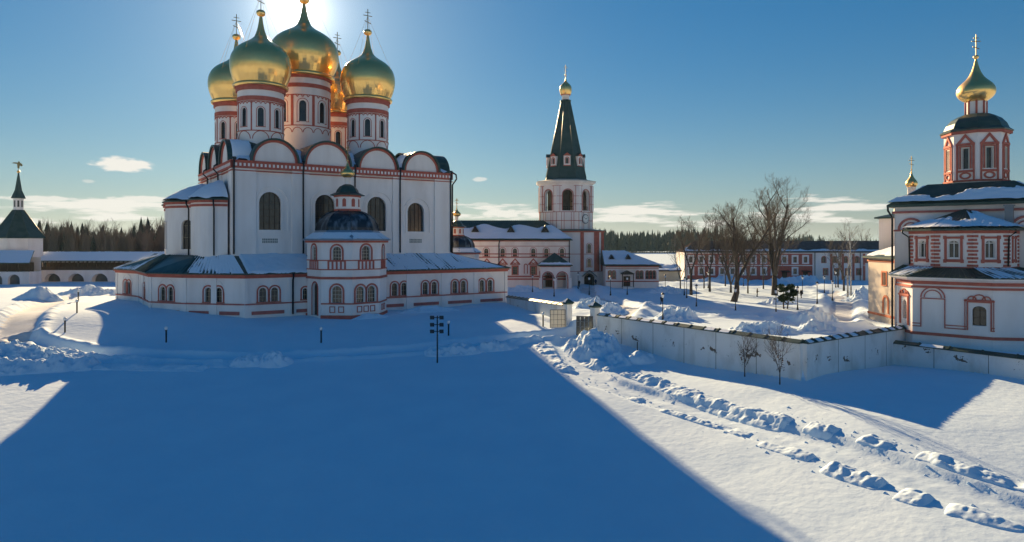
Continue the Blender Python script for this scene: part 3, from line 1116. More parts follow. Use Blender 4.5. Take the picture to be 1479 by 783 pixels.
    # loose snow on the eaves
    for i in range(8):
        a, b = octagon(c, 6.7 * k, rot)[i], octagon(c, 6.7 * k, rot)[(i + 1) % 8]
        a2, b2 = octagon(c, 5.15 * k, rot)[i], octagon(c, 5.15 * k, rot)[(i + 1) % 8]
        snow_patch(cath, bilin((*a, zu + .2 * k), (*b, zu + .2 * k), (*b2, zu + 1.17 * k), (*a2, zu + 1.17 * k)),
                   lambda u, v, s=i: np.minimum(u * 5, (1 - u) * 5) * .3 + .6 * (fbm(u * 4 + s, v * 2, s + 30, 3) - .42), .12, 20, 10)


# the octagon is turned so that one corner points a little right of the camera
porch((15.1, -8.0), 1.0, R(-90) + R(8) - TH + R(13) - R(1), 0.0,
      {7: ((0, 1.5, 2.1, 4.6),), 0: ((-.95, 1.35, 2.1, 4.5), (.95, 1.35, 2.1, 4.5)), 6: ((.3, 1.7, .1, 5.0),)},
      {7: ((0, 1.3, 8.3, 10.4),), 0: ((0, 1.4, 8.3, 10.5),), 6: ((0, 1.2, 8.3, 10.5),), 1: ((0, 1.2, 8.3, 10.4),)}, (6,))
porch((47.2, 15.0), .78, R(22.5), 0.0, {7: ((0, 1.5, 2.1, 4.6),), 0: ((0, 1.7, .1, 5.0),)}, {7: ((0, 1.3, 8.3, 10.4),)}, (0,))

# ================================================================= bell tower
BT = (14.0, 178.0)
bell = thing('bell_tower', 'tall octagonal bell tower with dark green tent spire, clock and small gilded onion', 'bell tower', (*BT, 0), R(0))


def oct_poly(h, c):
    """square of half-width h with corners cut so that each face is 2c wide; starts at the front face"""
    return [(-c, -h), (c, -h), (h, -c), (h, c), (c, h), (-c, h), (-h, c), (-h, -c)]


LP = [(x + .6, y) for x, y in oct_poly(8.4, 6.3)]
LW = {0: [(10.9, .95, 8.4, 10.6, True), (10.9, .95, 4.9, 6.9, True), (10.9, 1.9, .1, 2.9, True)], 1: [], 7: []}
m, t_ = MB(), MB()
for i in range(8):
    f = wmap(LP[i], LP[(i + 1) % 8])
    if i == 0:
        wall(m, f, 0, f.L, -.5, 3.8, [LW[0][2]], .6)
        wall(m, f, 0, f.L, 3.8, 7.6, [LW[0][1]], .4)
        wall(m, f, 0, f.L, 7.6, 13.8, [LW[0][0]], .4)
        for h in LW[0][:2]:
            window(bell, f, h, .4, 'red', .12, .06, inner=.15, bars=(1, 2))
    else:
        wall(m, f, 0, f.L, -.5, 13.8)
    t_.mbox(f, -.2, f.L + .2, 13.5, 13.8, -.35, .05)
    for z in (3.7, 8.0):
        t_.mbox(f, 0, f.L, z, z + .13, -.06, .02)
    for s_ in ((.1, 8.7, 12.1) if i == 0 else (.25, f.L - .95) if f.L < 5 else (.1, f.L / 2, f.L - .9)):
        MB().mbox(f, s_, s_ + .85, 3.83, 13.5, -.16, .02).build('pilaster', 'red', bell)
m.build('lower_wall', 'plaster', bell)
t_.build('lower_trim', 'red', bell)
f = wmap(LP[0], LP[1])
dm = MB()
surround(dm, f, LW[0][2], 0, .3, .15)
o = dm.build('doorway', 'wood', bell)
cn = MB()
slope(cn, f(9.1, 2.6, -1.5), f(10.9, 4.1, -1.6), f(10.9, 4.1, .05), f(9.1, 2.6, .05))
slope(cn, f(12.7, 2.6, -1.5), f(10.9, 4.1, -1.6), f(10.9, 4.1, .05), f(12.7, 2.6, .05))
cn.build('door_canopy', 'green_metal', bell)
MB().mbox(f, 9.95, 11.85, .1, 2.2, .5, .58).build('door', 'wood', bell)
# skirt roof between the tiers
sk = MB()
o1 = [(x + .6, y) for x, y in oct_poly(8.8, 6.6)]
UV = octagon((0, 0), 7.3, R(-90 - 22.5))
sk.loft([[(x, y, 13.82) for x, y in o1], [(x, y, 13.95) for x, y in o1], [(x, y, 14.35) for x, y in UV]])
sk.build('skirt_roof', 'green_metal', bell)
up, ut = MB(), MB()
for i in range(8):
    f = wmap(UV[i], UV[(i + 1) % 8])
    L = f.L
    wall(up, f, 0, L, 13.9, 18.6)
    wall(up, f, 0, L, 18.6, 26.0, [(L / 2, 2.5, 19.0, 24.3, True)], .9)
    bo = MB()
    surround(bo, f, (L / 2, 2.5, 19.0, 24.3, True), 0, .22, .1)
    bo.build('bell_opening', 'red_pale', bell)
    for s_ in (.35, L - .35):
        MB().mbox(f, s_ - .42, s_ + .42, 18.9, 25.2, -.22, .02).build('pilaster', 'plaster', bell)
    for s_ in (.0, L / 2 - 1.55, L / 2 + 1.55, L / 2 - .9, L / 2 + .9):
        ut.mbox(f, s_ - .05, s_ + .05, 14.2, 18.6, -.05, .02)
    for z in (16.4, 18.6, 20.6, 22.6, 25.2):
        if z < 19:
            ut.mbox(f, 0, L, z, z + .13, -.06, .02)
        else:
            ut.mbox(f, 0, L / 2 - 1.5, z, z + .09, -.25, .02)
            ut.mbox(f, L / 2 + 1.5, L, z, z + .09, -.25, .02)
    for s_ in (.8, L - .8):
        ut.mbox(f, s_ - .04, s_ + .04, 18.7, 25.2, -.24, .02)
    bars = MB()
    for q in range(5):
        bars.mbox(f, L / 2 - 1.2 + q * .55, L / 2 - 1.12 + q * .55, 19.0, 19.95, .4, .46)
    bars.mbox(f, L / 2 - 1.25, L / 2 + 1.25, 19.95, 20.05, .38, .48)
    bars.build('railing', 'black_metal', bell)
up.build('belfry_wall', 'plaster', bell)
ut.build('belfry_lines', 'red', bell)
inn = MB()
inn.prism(octagon((0, 0), 6.3, R(-90 - 22.5)), 18.3, 18.9)
inn.lathe((0, 0), [(6.3, 25.2), (.1, 26)], 8, R(-90 - 22.5), sm=False)
inn.build('belfry_floor', 'wood', bell)
MB().prism(octagon((-1.6, 2.2), 3.0, 0), 18.9, 25.6).build('added_belfry_core', 'dark_grey', bell)  # dark core added inside to stop the sky shining through the openings
MB().prism(octagon((3.6, 3.0), 1.4, 0), 18.9, 25.6).build('added_side_core', 'dark_grey', bell)  # second dark core, added likewise to block light through the belfry
for (x, y, s_) in ((-2.2, -3.4, .8), (1.9, -3.6, .7), (4.0, -1.2, .6)):
    b = MB()
    b.lathe((x, y), [(.1 * s_, 23.6), (.55 * s_, 23.4), (.65 * s_, 22.6), (.8 * s_, 21.8), (1.15 * s_, 21.3)], 16)
    b.tube([(x, y, 23.5), (x, y, 25.6)], .07, 5)
    b.build('bell', 'green_metal', bell)
e = MB()
ring = lambda r, z: [(x, y, z) for x, y in octagon((0, 0), r, R(-90 - 22.5))]
e.loft([ring(7.3, 25.7), ring(7.75, 26.0), ring(8.1, 26.2), ring(8.15, 26.45), ring(5.9, 26.9), ring(5.8, 26.9)])
e.build('eaves', 'plaster', bell)
e = MB()
e.loft([ring(8.12, 26.46), ring(8.22, 26.5), ring(8.22, 26.6), ring(5.85, 27.05)])
e.build('eaves_roof', 'pale_frame', bell)
sp = MB()
sp.loft([ring(5.85, 26.9), ring(5.55, 27.6), ring(1.25, 47.6), ring(1.5, 47.7), ring(1.45, 48.0), ring(.95, 48.2)])
for i in range(8):
    sp.tube([ring(5.58, 27.6)[i], ring(1.28, 47.6)[i]], .08, 5)
sp.build('spire', 'green_metal', bell)
for i in range(8):
    a = R(-90 + 45 * i)
    rm = 5.13 * math.cos(R(22.5)) - (30.6 - 27.6) * 4.3 / 20 * .92
    c, s_ = math.cos(a), math.sin(a)
    fx = wmap((c * (rm + .75) + s_ * .85, s_ * (rm + .75) - c * .85), (c * (rm + .75) - s_ * .85, s_ * (rm + .75) + c * .85))
    L = fx.L
    lu = MB()
    hs = (L / 2, .62, 31.0, 32.5, True)
    wall(lu, fx, 0, L, 30.5, 33.0, [hs], .3)
    lu.mbox(fx, 0, .02, 30.5, 33.0, .01, 2.2)
    lu.mbox(fx, L - .02, L, 30.5, 33.0, .01, 2.2)
    lo = lu.build('dormer', 'plaster', bell)
    tr = MB()
    surround(tr, fx, hs, .05, .24, .08)
    tr.mbox(fx, -.08, L + .08, 30.4, 30.62, -.1, .02)
    tr.add([fx(-.15, 33.0, -.12), fx(L + .15, 33.0, -.12), fx(L / 2, 33.8, -.12), fx(-.15, 33.0, .1), fx(L + .15, 33.0, .1), fx(L / 2, 33.8, .1)], [(0, 1, 2), (5, 4, 3), (0, 3, 4, 1), (1, 4, 5, 2), (2, 5, 3, 0)])
    tr.build('dormer_trim', 'red', lo)
    rf = MB()
    rf.add([fx(-.2, 33.0, -.2), fx(L / 2, 33.95, -.2), fx(L / 2, 33.95, 2.4), fx(-.2, 33.0, 2.4)], [(0, 1, 2, 3)])
    rf.add([fx(L + .2, 33.0, -.2), fx(L / 2, 33.95, -.2), fx(L / 2, 33.95, 2.4), fx(L + .2, 33.0, 2.4)], [(0, 1, 2, 3)])
    rf.build('dormer_roof', 'green_metal', lo)
    dk = MB()
    dk.mbox(fx, .1, L - .1, 30.6, 32.8, .32, .4)
    dk.build('dormer_opening', 'glass', lo)
nk = MB()
nk.lathe((0, 0), [(.95, 47.9), (.95, 49.4), (1.2, 49.5)], 16)
nk.build('neck', 'plaster', bell)
nk = MB()
nk.lathe((0, 0), [(1.2, 49.3), (1.3, 49.45), (1.25, 49.65)], 16)
nk.build('neck_band', 'red', bell)
onion(bell, (0, 0), 49.5, 4.9, 1.6, 0, 2.6, n=28, rim=False, t=.12)
# clock on the right-hand face
f = wmap(UV[1], UV[2])
cl = MB()
L = f.L
N = 28
P = [(L / 2 - .35 + 1.15 * math.cos(2 * math.pi * i / N), 16.9 + 1.15 * math.sin(2 * math.pi * i / N)) for i in range(N)]
cl.loft([[f(a, z, -.05) for a, z in P], [f(a, z, -.22) for a, z in P]])
cl = cl.build('clock_face', 'clock', bell)
ck = MB()
Pi = [(L / 2 - .35 + 1.05 * math.cos(2 * math.pi * i / N), 16.9 + 1.05 * math.sin(2 * math.pi * i / N)) for i in range(N)]
Po = [(L / 2 - .35 + 1.22 * math.cos(2 * math.pi * i / N), 16.9 + 1.22 * math.sin(2 * math.pi * i / N)) for i in range(N)]
ck.loft([[f(*a, -.02) for a in Po], [f(*a, -.26) for a in Po], [f(*a, -.26) for a in Pi]], cap=False)
ck.build('clock_rim', 'grey_metal', cl)
tk = MB()
for i in range(12):
    a = 2 * math.pi * i / 12
    p0, p1 = .78, .95
    w = .04
    ca, sa = math.cos(a), math.sin(a)
    tk.loft([[f(L / 2 - .35 + r * ca - q * w * sa, 16.9 + r * sa + q * w * ca, -.235) for r, q in ((p0, -1), (p1, -1), (p1, 1), (p0, 1))],
             [f(L / 2 - .35 + r * ca - q * w * sa, 16.9 + r * sa + q * w * ca, -.25) for r, q in ((p0, -1), (p1, -1), (p1, 1), (p0, 1))]])
tk.build('hour_marks', 'black_metal', cl, 'stuff')
for a, ln, w in ((R(150), .85, .035), (R(25), .6, .05)):
    hd = MB()
    ca, sa = math.cos(a), math.sin(a)
    hd.loft([[f(L / 2 - .35 + r * ca - q * w * sa, 16.9 + r * sa + q * w * ca, d_) for r, q in ((-.1, -1), (ln, -1), (ln, 1), (-.1, 1))] for d_ in (-.255, -.27)])
    hd.build('clock_hand', 'black_metal', cl)


# ================================================================= long two-storey wing in front of the tower
wing = thing('monastery_wing', 'long two storey white and red wing with snowy roof beside the bell tower', 'building', (-15.5, 165, 0), R(1.0))
WL, WD = 29.6, 13.5
f = wmap((0, 0), (WL, 0))
PX = lambda px: (px - 739.5) / 985 * 165 + 15.5
upw = [(PX(p), 1.05, 7.6, 9.5, True) for p in (702.3, 726, 743.8, 770.4, 789.3, 812)]
loww = [(PX(p), 1.1, 3.2, 5.1, False) for p in (703, 726, 744, 770.4, 795)]
m = MB()
wall(m, f, 0, WL, -.5, 6.2, loww, .4)
wall(m, f, 0, WL, 6.2, 11.5, upw, .35)
for P, Q in (((WL, 0), (WL, WD)), ((WL, WD), (0, WD)), ((0, WD), (0, 0))):
    g = wmap(P, Q)
    wall(m, g, 0, g.L, -.5, 11.5)
m.add([(0, 0, 11.5), (0, WD, 11.5), (0, WD / 2, 16.4)], [(0, 1, 2)])
m.build('wall', 'plaster', wing)
for h in upw:
    window(wing, f, h, .35, 'red', .12, .07, inner=.2, bars=(1, 2), glass='glass_warm')
for h in loww:
    window(wing, f, h, .4, 'red', .3, .1, bars=(1, 2), glass='glass_warm')
    k = MB()
    c = h[0]
    for a, b in ((-1, 0), (0, 1)):
        z0, z1 = 5.75, 7.15
        p = [(c - 1.25, z0), (c, z1), (c, z1 - .38), (c - .85, z0)] if a < 0 else [(c + 1.25, z0), (c, z1), (c, z1 - .38), (c + .85, z0)]
        k.loft([[f(*q, -.14) for q in p], [f(*q, .01) for q in p]])
    k.mbox(f, c - 1.25, c + 1.25, 5.55, 5.75, -.14, .01)
    k.half_ring(f, c - .38, 5.75, .2, .38, -.12, .01, 0, 6)
    k.half_ring(f, c + .38, 5.75, .2, .38, -.12, .01, 0, 6)
    k.build('window_pediment', 'red', wing)
k = MB()
h = (PX(759.5), .55, 3.4, 5.6, True)
surround(k, f, h, 0, .22, .09)
k.build('niche', 'red', wing)
t_ = MB()
for a, b, p in ((7.25, 7.5, .14), (8.05, 8.3, .12), (1.9, 2.25, .14), (2.55, 2.9, .12), (10.0, 10.12, .07), (11.2, 11.5, .25)):
    t_.mbox(f, 0, WL, a, b, -p, .02)
t_.build('band', 'red_pale', wing)
dp = MB()
dp.tube([f(PX(721.5), 11.4, -.5), f(PX(720.5), 10.6, -.25), f(PX(720.5), 2, -.25)], .12, 6)
dp.build('downpipe', 'black_metal', wing)
dp = MB()
dp.tube([f(WL - .2, 11.4, -.5), f(WL - .2, 10.6, -.25), f(WL - .2, .5, -.25)], .12, 6)
dp.build('downpipe', 'black_metal', wing)
rf = MB()
slope(rf, (-.5, -.7, 11.55), (WL + .6, -.7, 11.55), (WL - 6, WD / 2, 16.5), (-.5, WD / 2, 16.5), 46, rh=.09, rw=.10)
slope(rf, (WL + .6, WD + .7, 11.55), (-.5, WD + .7, 11.55), (-.5, WD / 2, 16.5), (WL - 6, WD / 2, 16.5), 0)
rf.add([(WL + .6, -.7, 11.54), (WL + .6, WD + .7, 11.54), (WL - 6, WD / 2, 16.48)], [(0, 1, 2)])
rf.build('roof', 'green_metal', wing)
snow_patch(wing, bilin((-.4, -.68, 11.58), (WL + .5, -.68, 11.58), (WL - 6, WD / 2, 16.52), (-.4, WD / 2, 16.52)),
           lambda u, v: (.68 + .10 * np.sin(u * 19 + 1.2) + .12 * (fbm(u * 9, v * 3, 6, 3) - .5) - v) * 1.5 + .0 * u, .30, 140, 36)
for c in (PX(686), PX(738), PX(788)):
    y = 1.7
    d = MB()
    z = 11.55 + (y + .7) / (WD / 2 + .7) * 4.95
    d.add([(c - 1.25, y, z - .1), (c + 1.25, y, z - .1), (c, y, z + 1.9)], [(0, 1, 2)])
    d.build('dormer', 'black_metal', wing)
    d = MB()
    for sg in (-1, 1):
        d.add([(c + sg * 1.45, y - .25, z - .15), (c, y - .25, z + 2.05), (c, y + 2.8, z + 2.05), (c + sg * 1.45, y + .3, z - .15)], [(0, 1, 2, 3)])
    d.build('dormer_roof', 'green_metal', wing)
# entrance porch with pyramid roof
c0, c1, yb = PX(779), PX(820.5), -5.2
for P, Q, ar in (((c0, yb), (c1, yb), ((1.75, 2.3, .2, 3.9, True), (5.1, 2.3, .2, 3.9, True))), ((c0, 0), (c0, yb), ((2.6, 2.9, .2, 3.9, True),)), ((c1, yb), (c1, 0), ((2.6, 2.9, .2, 3.9, True),))):
    g = wmap(P, Q)
    k = MB()
    wall(k, g, 0, g.L, -.5, 5.4, ar, .6)
    o = k.build('porch_wall', 'plaster', wing)
    for h in ar:
        k = MB()
        surround(k, g, h, .05, .28, .09)
        k.build('arch', 'red_pale', o)
k = MB()
for x, y in ((c0, yb), (c1, yb), ((c0 + c1) / 2, yb)):
    k.box(x - .35, x + .35, yb - .2, yb + .35, -.5, 2.6)
k.build('porch_pillars', 'plaster', wing, 'stuff')
k = MB()
k.box(c0 - .15, c1 + .15, yb - .15, -.03, 5.2, 5.42)
k.build('porch_cornice', 'red', wing)
k = MB()
k.loft([[(c0 - .6, yb - .6, 5.43), (c1 + .6, yb - .6, 5.43), (c1 + .6, .0, 5.43), (c0 - .6, .0, 5.43)],
        [(c0 - .6, yb - .6, 5.6), (c1 + .6, yb - .6, 5.6), (c1 + .6, .0, 5.6), (c0 - .6, .0, 5.6)],
        [((c0 + c1) / 2 - .05, yb / 2 - .05, 8.5), ((c0 + c1) / 2 + .05, yb / 2 - .05, 8.5), ((c0 + c1) / 2 + .05, yb / 2 + .05, 8.5), ((c0 + c1) / 2 - .05, yb / 2 + .05, 8.5)]])
k.build('porch_roof', 'green_metal', wing)
snow_patch(wing, bilin((c0 - .5, yb - .55, 5.62), (c1 + .5, yb - .55, 5.62), (c1 - 1.9, yb / 2 - .9, 7.3), (c0 + 1.9, yb / 2 - .9, 7.3)),
           lambda u, v: .45 - v + .4 * (fbm(u * 5, v * 2, 3, 3) - .5), .15, 40, 12)
k = MB()
k.box(PX(795) - 1.2, PX(795) + 1.2, -.12, -.02, .2, 3.0)
k.build('door', 'wood', wing)

# ================================================================= low annex right of the tower
ann = thing('annex', 'low white annex with snow covered hipped roof and red arched windows', 'building', (22.4, 163, 0), R(-2))
AL, AD = 12.6, 11.0
f = wmap((0, 0), (AL, 0))
aw = [(x, .75, 2.3, 4.2, True) for x in (1.0, 1.95, 7.6, 8.5, 9.9, 10.7, 11.5)]
m = MB()
wall(m, f, 0, AL, -1, 5.4, aw, .3)
for P, Q in (((AL, 0), (AL, AD)), ((AL, AD), (0, AD)), ((0, AD), (0, 0))):
    g = wmap(P, Q)
    wall(m, g, 0, g.L, -1, 5.4)
m.build('wall', 'plaster', ann)
for h in aw:
    window(ann, f, h, .3, 'red', .13, .07, bars=(1, 2))
t_ = MB()
t_.mbox(f, 0, AL, 1.55, 1.8, -.1, .02)
t_.mbox(f, 0, AL, 5.1, 5.4, -.2, .02)
t_.mbox(f, 0, AL, 4.75, 4.87, -.08, .02)
t_.build('band', 'red', ann)
rf = MB()
e0 = [(-.4, -.6, 5.45), (AL + .6, -.6, 5.45), (AL + .6, AD + .6, 5.45), (-.4, AD + .6, 5.45)]
rf.loft([[(x, y, z - .1) for x, y, z in e0], e0, [(-.4, AD / 2 - .05, 8.7), (AL - 7.4, AD / 2 - .05, 8.7), (AL - 7.4, AD / 2 + .05, 8.7), (-.4, AD / 2 + .05, 8.7)]])
rf.build('roof', 'green_metal', ann)
snow_patch(ann, bilin((-.35, -.58, 5.47), (AL + .5, -.58, 5.47), (AL - 7.4, AD / 2, 8.74), (-.35, AD / 2, 8.74)), lambda u, v: .9 - v * .6 + .3 * (fbm(u * 5, v * 3, 16, 3) - .5), .25, 50, 24)
snow_patch(ann, bilin((AL + .55, -.5, 5.47), (AL + .55, AD + .5, 5.47), (AL - 7.4, AD / 2 + .1, 8.74), (AL - 7.4, AD / 2, 8.74)), lambda u, v: .5 + 0 * u, .2, 20, 14)
for c in (1.6, 5.6):
    d = MB()
    d.add([(c - .9, 1.6, 6.6), (c + .9, 1.6, 6.6), (c, 1.6, 7.9)], [(0, 1, 2)])
    d.add([(c - 1.1, 1.4, 6.6), (c, 1.4, 8.05), (c, 4.4, 8.05), (c - 1.1, 2.4, 6.6)], [(0, 1, 2, 3)])
    d.add([(c + 1.1, 1.4, 6.6), (c, 1.4, 8.05), (c, 4.4, 8.05), (c + 1.1, 2.4, 6.6)], [(0, 1, 2, 3)])
    d.build('dormer', 'black_metal', ann)
k = MB()
k.box(3.6, 6.4, -2.4, .02, 3.4, 3.6)
k.add([(3.4, -2.6, 3.6), (6.6, -2.6, 3.6), (5, -2.6, 4.3), (3.4, .02, 3.6), (6.6, .02, 3.6), (5, .02, 4.3)], [(0, 1, 2), (5, 4, 3), (0, 3, 5, 2), (1, 4, 5, 2)])
k.build('porch_roof', 'black_metal', ann)
for x in (3.7, 6.3):
    MB().box(x - .1, x + .1, -2.3, -2.1, -.5, 3.4).build('porch_post', 'wood', ann)
MB().box(4.2, 5.8, -.08, .05, .2, 2.9).build('door', 'wood', ann)
k = MB()
for i in range(4):
    k.box(3.7, 6.3, -2.4 - .35 * (4 - i), -2.4 - .35 * (3 - i), -.4, -.2 + i * .18)
k.box(3.7, 6.3, -2.4, 0, -.5, .5)
k.build('steps', 'wall_plaster', ann)

# ================================================================= corner tower and fortress wall on the left
ct = thing('corner_tower', 'white octagonal fortress tower with green tent roof, lantern and winged weather vane', 'tower', (-137.5, 190, 0), 0)
V = octagon((0, 0), 6.1, R(-90 + 12))
m = MB()
ring = lambda r, z, a=12: [(x, y, z) for x, y in octagon((0, 0), r, R(-90 + a))]
for i in range(8):
    f = wmap(V[i], V[(i + 1) % 8])
    wall(m, f, 0, f.L, -1, 12.2)
m.build('wall', 'plaster', ct)
k = MB()
k.loft([ring(6.65, 12.1), ring(6.75, 12.3), ring(5.0, 14.6), ring(1.3, 20.0), ring(1.15, 20.0)])
for i in range(8):
    k.tube([ring(6.75, 12.32)[i], ring(5.02, 14.62)[i], ring(1.4, 20.0)[i]], .11, 5)
k.build('tent_roof', 'green_metal', ct)
k = MB()
k.loft([ring(1.25, 19.9), ring(1.25, 23.3)])
la = k.build('lantern', 'plaster', ct)
for i in range(8):
    f = wmap(*[octagon((0, 0), 1.25, R(-78))[j % 8] for j in (i, i + 1)])
    MB().mbox(f, f.L / 2 - .22, f.L / 2 + .22, 20.8, 22.6, -.03, .02).build('lantern_window', 'glass', la)
k = MB()
k.loft([ring(1.75, 23.2), ring(1.8, 23.35), ring(.9, 25.5), ring(.15, 30.4), ring(.05, 30.6)])
k.build('spire', 'green_metal', ct)
k = MB()
k.lathe((0, 0), [(.05, 30.2), (.35, 30.4), (.42, 30.65), (.3, 30.95), (.05, 31.1)], 12)
k.tube([(0, 0, 31), (0, 0, 31.8)], .06, 5)
k.build('finial_ball', 'gold', ct)
k = MB()
# winged figure blowing a horn, cut from sheet metal
fig = [(-.25, 31.6), (.25, 31.6), (.35, 32.4), (.9, 32.1), (1.2, 32.5), (.8, 33.0), (.45, 33.1), (.3, 33.5), (-.05, 33.55), (-.15, 33.2), (-1.2, 33.3), (-1.9, 33.05), (-1.2, 32.95), (-.35, 32.8)]
n = len(fig)
k.loft([[(x, -.04, z) for x, z in fig], [(x, .04, z) for x, z in fig]])
k.build('weather_vane', 'cross_metal', ct)

fw = thing('fortress_wall', 'white arcaded fortress wall with roofed timber walkway between tower and cathedral', 'fortress wall', (-131.5, 190, 0), 0)
FL = 62.0
f = wmap((0, 0), (FL, 0))
ar = [(3.4 + 6.6 * i, 4.5, .0, 2.3, .9) for i in range(9)]
m = MB()
wall(m, f, 0, FL, -1, 3.1, ar, 1.8)
m.build('wall', 'plaster', fw)
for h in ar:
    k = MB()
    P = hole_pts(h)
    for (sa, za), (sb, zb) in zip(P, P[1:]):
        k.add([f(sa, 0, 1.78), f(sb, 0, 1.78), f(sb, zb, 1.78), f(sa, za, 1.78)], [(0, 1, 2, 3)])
    k.build('arch_recess', 'dark_grey', fw)  # backs of the arches are coloured darker than the wall face
k = MB()
k.mbox(f, 0, FL, 3.1, 3.25, -.15, 3.0)
k.build('walkway', 'plaster', fw)
MB().mbox(f, 0, FL, 3.25, 6.2, 2.6, 2.8).build('timber_back', 'wood', fw)
MB().mbox(f, 0, FL, 3.25, 4.2, .0, .12).build('parapet', 'wood', fw)
for i in range(25):
    MB().mbox(f, .2 + i * 2.55, .42 + i * 2.55, 3.25, 5.75, .0, .2).build('post', 'wood', fw)
n = 50
for i in range(n):
    MB().mbox(f, .3 + i * FL / n, .55 + i * FL / n, 5.45, 5.75, -.75, .4).build('rafter_end', 'plaster_warm', fw)
k = MB()
slope(k, (-1, 190 - 190 - 1.0, 5.75), (FL, -1.0, 5.75), (FL, 3.2, 8.4), (-1, 3.2, 8.4), 0)
slope(k, (FL, 5.5, 6.6), (-1, 5.5, 6.6), (-1, 3.2, 8.4), (FL, 3.2, 8.4), 0)
k.build('roof', 'green_metal', fw)
snow_patch(fw, bilin((-1, -.98, 5.78), (FL, -.98, 5.78), (FL, 3.2, 8.42), (-1, 3.2, 8.42)), lambda u, v: np.minimum(.6 - v * .25, 3.5 * (.985 - v)) + .06 * np.sin(u * 460) + .2 * (fbm(u * 60, v * 3, 2, 2) - .5), .12, 500, 14)

fs = thing('fortress_shed', 'roofed arcade with snowy lean-to roof left of the corner tower', 'arcade', (-145.6, 177, 0), R(3))
f = wmap((0, 0), (19.5, 0))
ar = [(2.5 + 4.4 * i, 3.0, .0, 2.6, .9) for i in range(4)]
m = MB()
wall(m, f, 0, 19.5, -1, 3.3, ar, .9)
m.mbox(f, 19.5, 19.6, -1, 3.3, 0, 5)
m.mbox(f, 0, 19.5, -1, 7, 4.9, 5)
m.build('wall', 'plaster', fs)
k = MB()
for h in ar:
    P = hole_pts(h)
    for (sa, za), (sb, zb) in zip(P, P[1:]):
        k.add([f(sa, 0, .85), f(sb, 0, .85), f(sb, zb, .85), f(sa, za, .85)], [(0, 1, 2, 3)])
k.build('arch_recess', 'dark_grey', fs, 'stuff')  # same darker colour on the arch backs here
MB().mbox(f, 0, 19.5, 3.3, 5.7, 2.0, 2.1).build('timber_back', 'wood', fs)
for i in range(8):
    MB().mbox(f, .1 + i * 2.75, .3 + i * 2.75, 3.3, 5.6, .05, .25).build('post', 'wood', fs)
k = MB()
slope(k, (-.6, -.9, 5.5), (20.3, -.9, 5.5), (17.8, 5.0, 8.7), (-.6, 5.0, 8.7), 0)
k.build('roof', 'green_metal', fs)
snow_patch(fs, bilin((-.6, -.88, 5.53), (20.2, -.88, 5.53), (17.7, 5.0, 8.72), (-.6, 5.0, 8.72)), lambda u, v: .5 - .2 * v + .1 * (fbm(u * 20, v * 3, 7, 2) - .5), .14, 60, 14)

# ================================================================= red and white range across the yard
rb = thing('red_range', 'long two storey red and white monastery range with dark roof across the yard', 'building', (49.5, 196, 0), R(-2))
RL, RD = 60.0, 11.0
f = wmap((0, 0), (RL, 0))
cols_ = [1.9 + 2.95 * i for i in range(12)]
ups = [(c, 1.0, 5.2, 6.9, False) for c in cols_]
los = [(c, 1.0, 1.9, 3.5, False) for c in cols_ if abs(c - 28.45) > .5 and abs(c - 34.35) > .5]
m = MB()
wall(m, f, 0, 36.5, -1, 4.2, los, .3)
wall(m, f, 0, 36.5, 4.2, 8.1, ups, .3)
m.build('red_wall', 'red', rb)
for h in ups + los:
    k = window(rb, f, h, .3, 'plaster', .45, .09, bars=(1, 1), sill=.4)
m = MB()
ups2 = [(39.5 + 3.1 * i, 1.0, 5.2, 6.9, True) for i in range(7)]
lo2 = [(40 + 3.1 * i, 1.1, 1.7, 3.4, False) for i in range(4)] + [(54.6, 3.2, .0, 3.6, True)]
wall(m, f, 36.5, RL, -1, 4.4, lo2, .5)
wall(m, f, 36.5, RL, 4.4, 8.1, ups2, .3)
sw = MB()
g = wmap((0, RD), (0, 0))
wall(sw, g, 0, RD, -1, 8.1)
sw.build('side_wall', 'plaster', rb)
g = wmap((RL, 0), (RL, RD))
wall(m, g, 0, RD, -1, 8.1)
m.build('white_wall', 'plaster', rb)
MB().mbox(f, 50, RL, 4.4, 4.55, -.2, .02).build('string_course', 'plaster', rb)
for h in ups2 + lo2[:4]:
    window(rb, f, h, .3, 'red', .22, .08, bars=(1, 1))
k = MB()
surround(k, f, lo2[4], 0, .45, .14)
k.build('gate_arch', 'red', rb)
for c in (28.45, 34.35):
    MB().mbox(f, c - .7, c + .7, -.1, 2.4, -.06, .02).build('door', 'wood', rb)
    k = MB()
    slope(k, f(c - 1.2, 2.6, -1.6), f(c + 1.2, 2.6, -1.6), f(c + 1.2, 2.95, .02), f(c - 1.2, 2.95, .02))
    k.build('door_canopy', 'black_metal', rb)
for s_ in (0, 36.3):
    MB().mbox(f, s_, s_ + .8, -1, 7.75, -.15, .02).build('corner_pilaster', 'plaster', rb)
for s_ in (41.3, 44.5, 47.5, 50.5):
    MB().mbox(f, s_, s_ + .6, -1, 7.75, -.12, .02).build('pilaster', 'red', rb)
t_ = MB()
t_.mbox(f, 0, RL, 7.75, 8.12, -.3, .02)
t_.mbox(f, .8, 36.3, 4.25, 4.5, -.12, .02)
t_.build('cornice', 'plaster', rb)
for x in (.4, 36.9, 49.6):
    MB().tube([f(x, 8, -.3), f(x, 0, -.3)], .1, 6).build('downpipe', 'black_metal', rb)
k = MB()
slope(k, (-.4, -.6, 8.15), (RL, -.6, 8.15), (RL, RD / 2, 11.4), (4, RD / 2, 11.4), 0)
slope(k, (RL, RD + .6, 8.15), (-.4, RD + .6, 8.15), (4, RD / 2, 11.4), (RL, RD / 2, 11.4), 0)
k.build('roof', 'brown_roof', rb)
snow_patch(rb, bilin((-.4, -.58, 8.18), (RL, -.58, 8.18), (RL, 2.2, 9.7), (1, 2.2, 9.7)), lambda u, v: .38 - v + .55 * (fbm(u * 26, v * 2, 12, 3) - .42), .3, 240, 12)

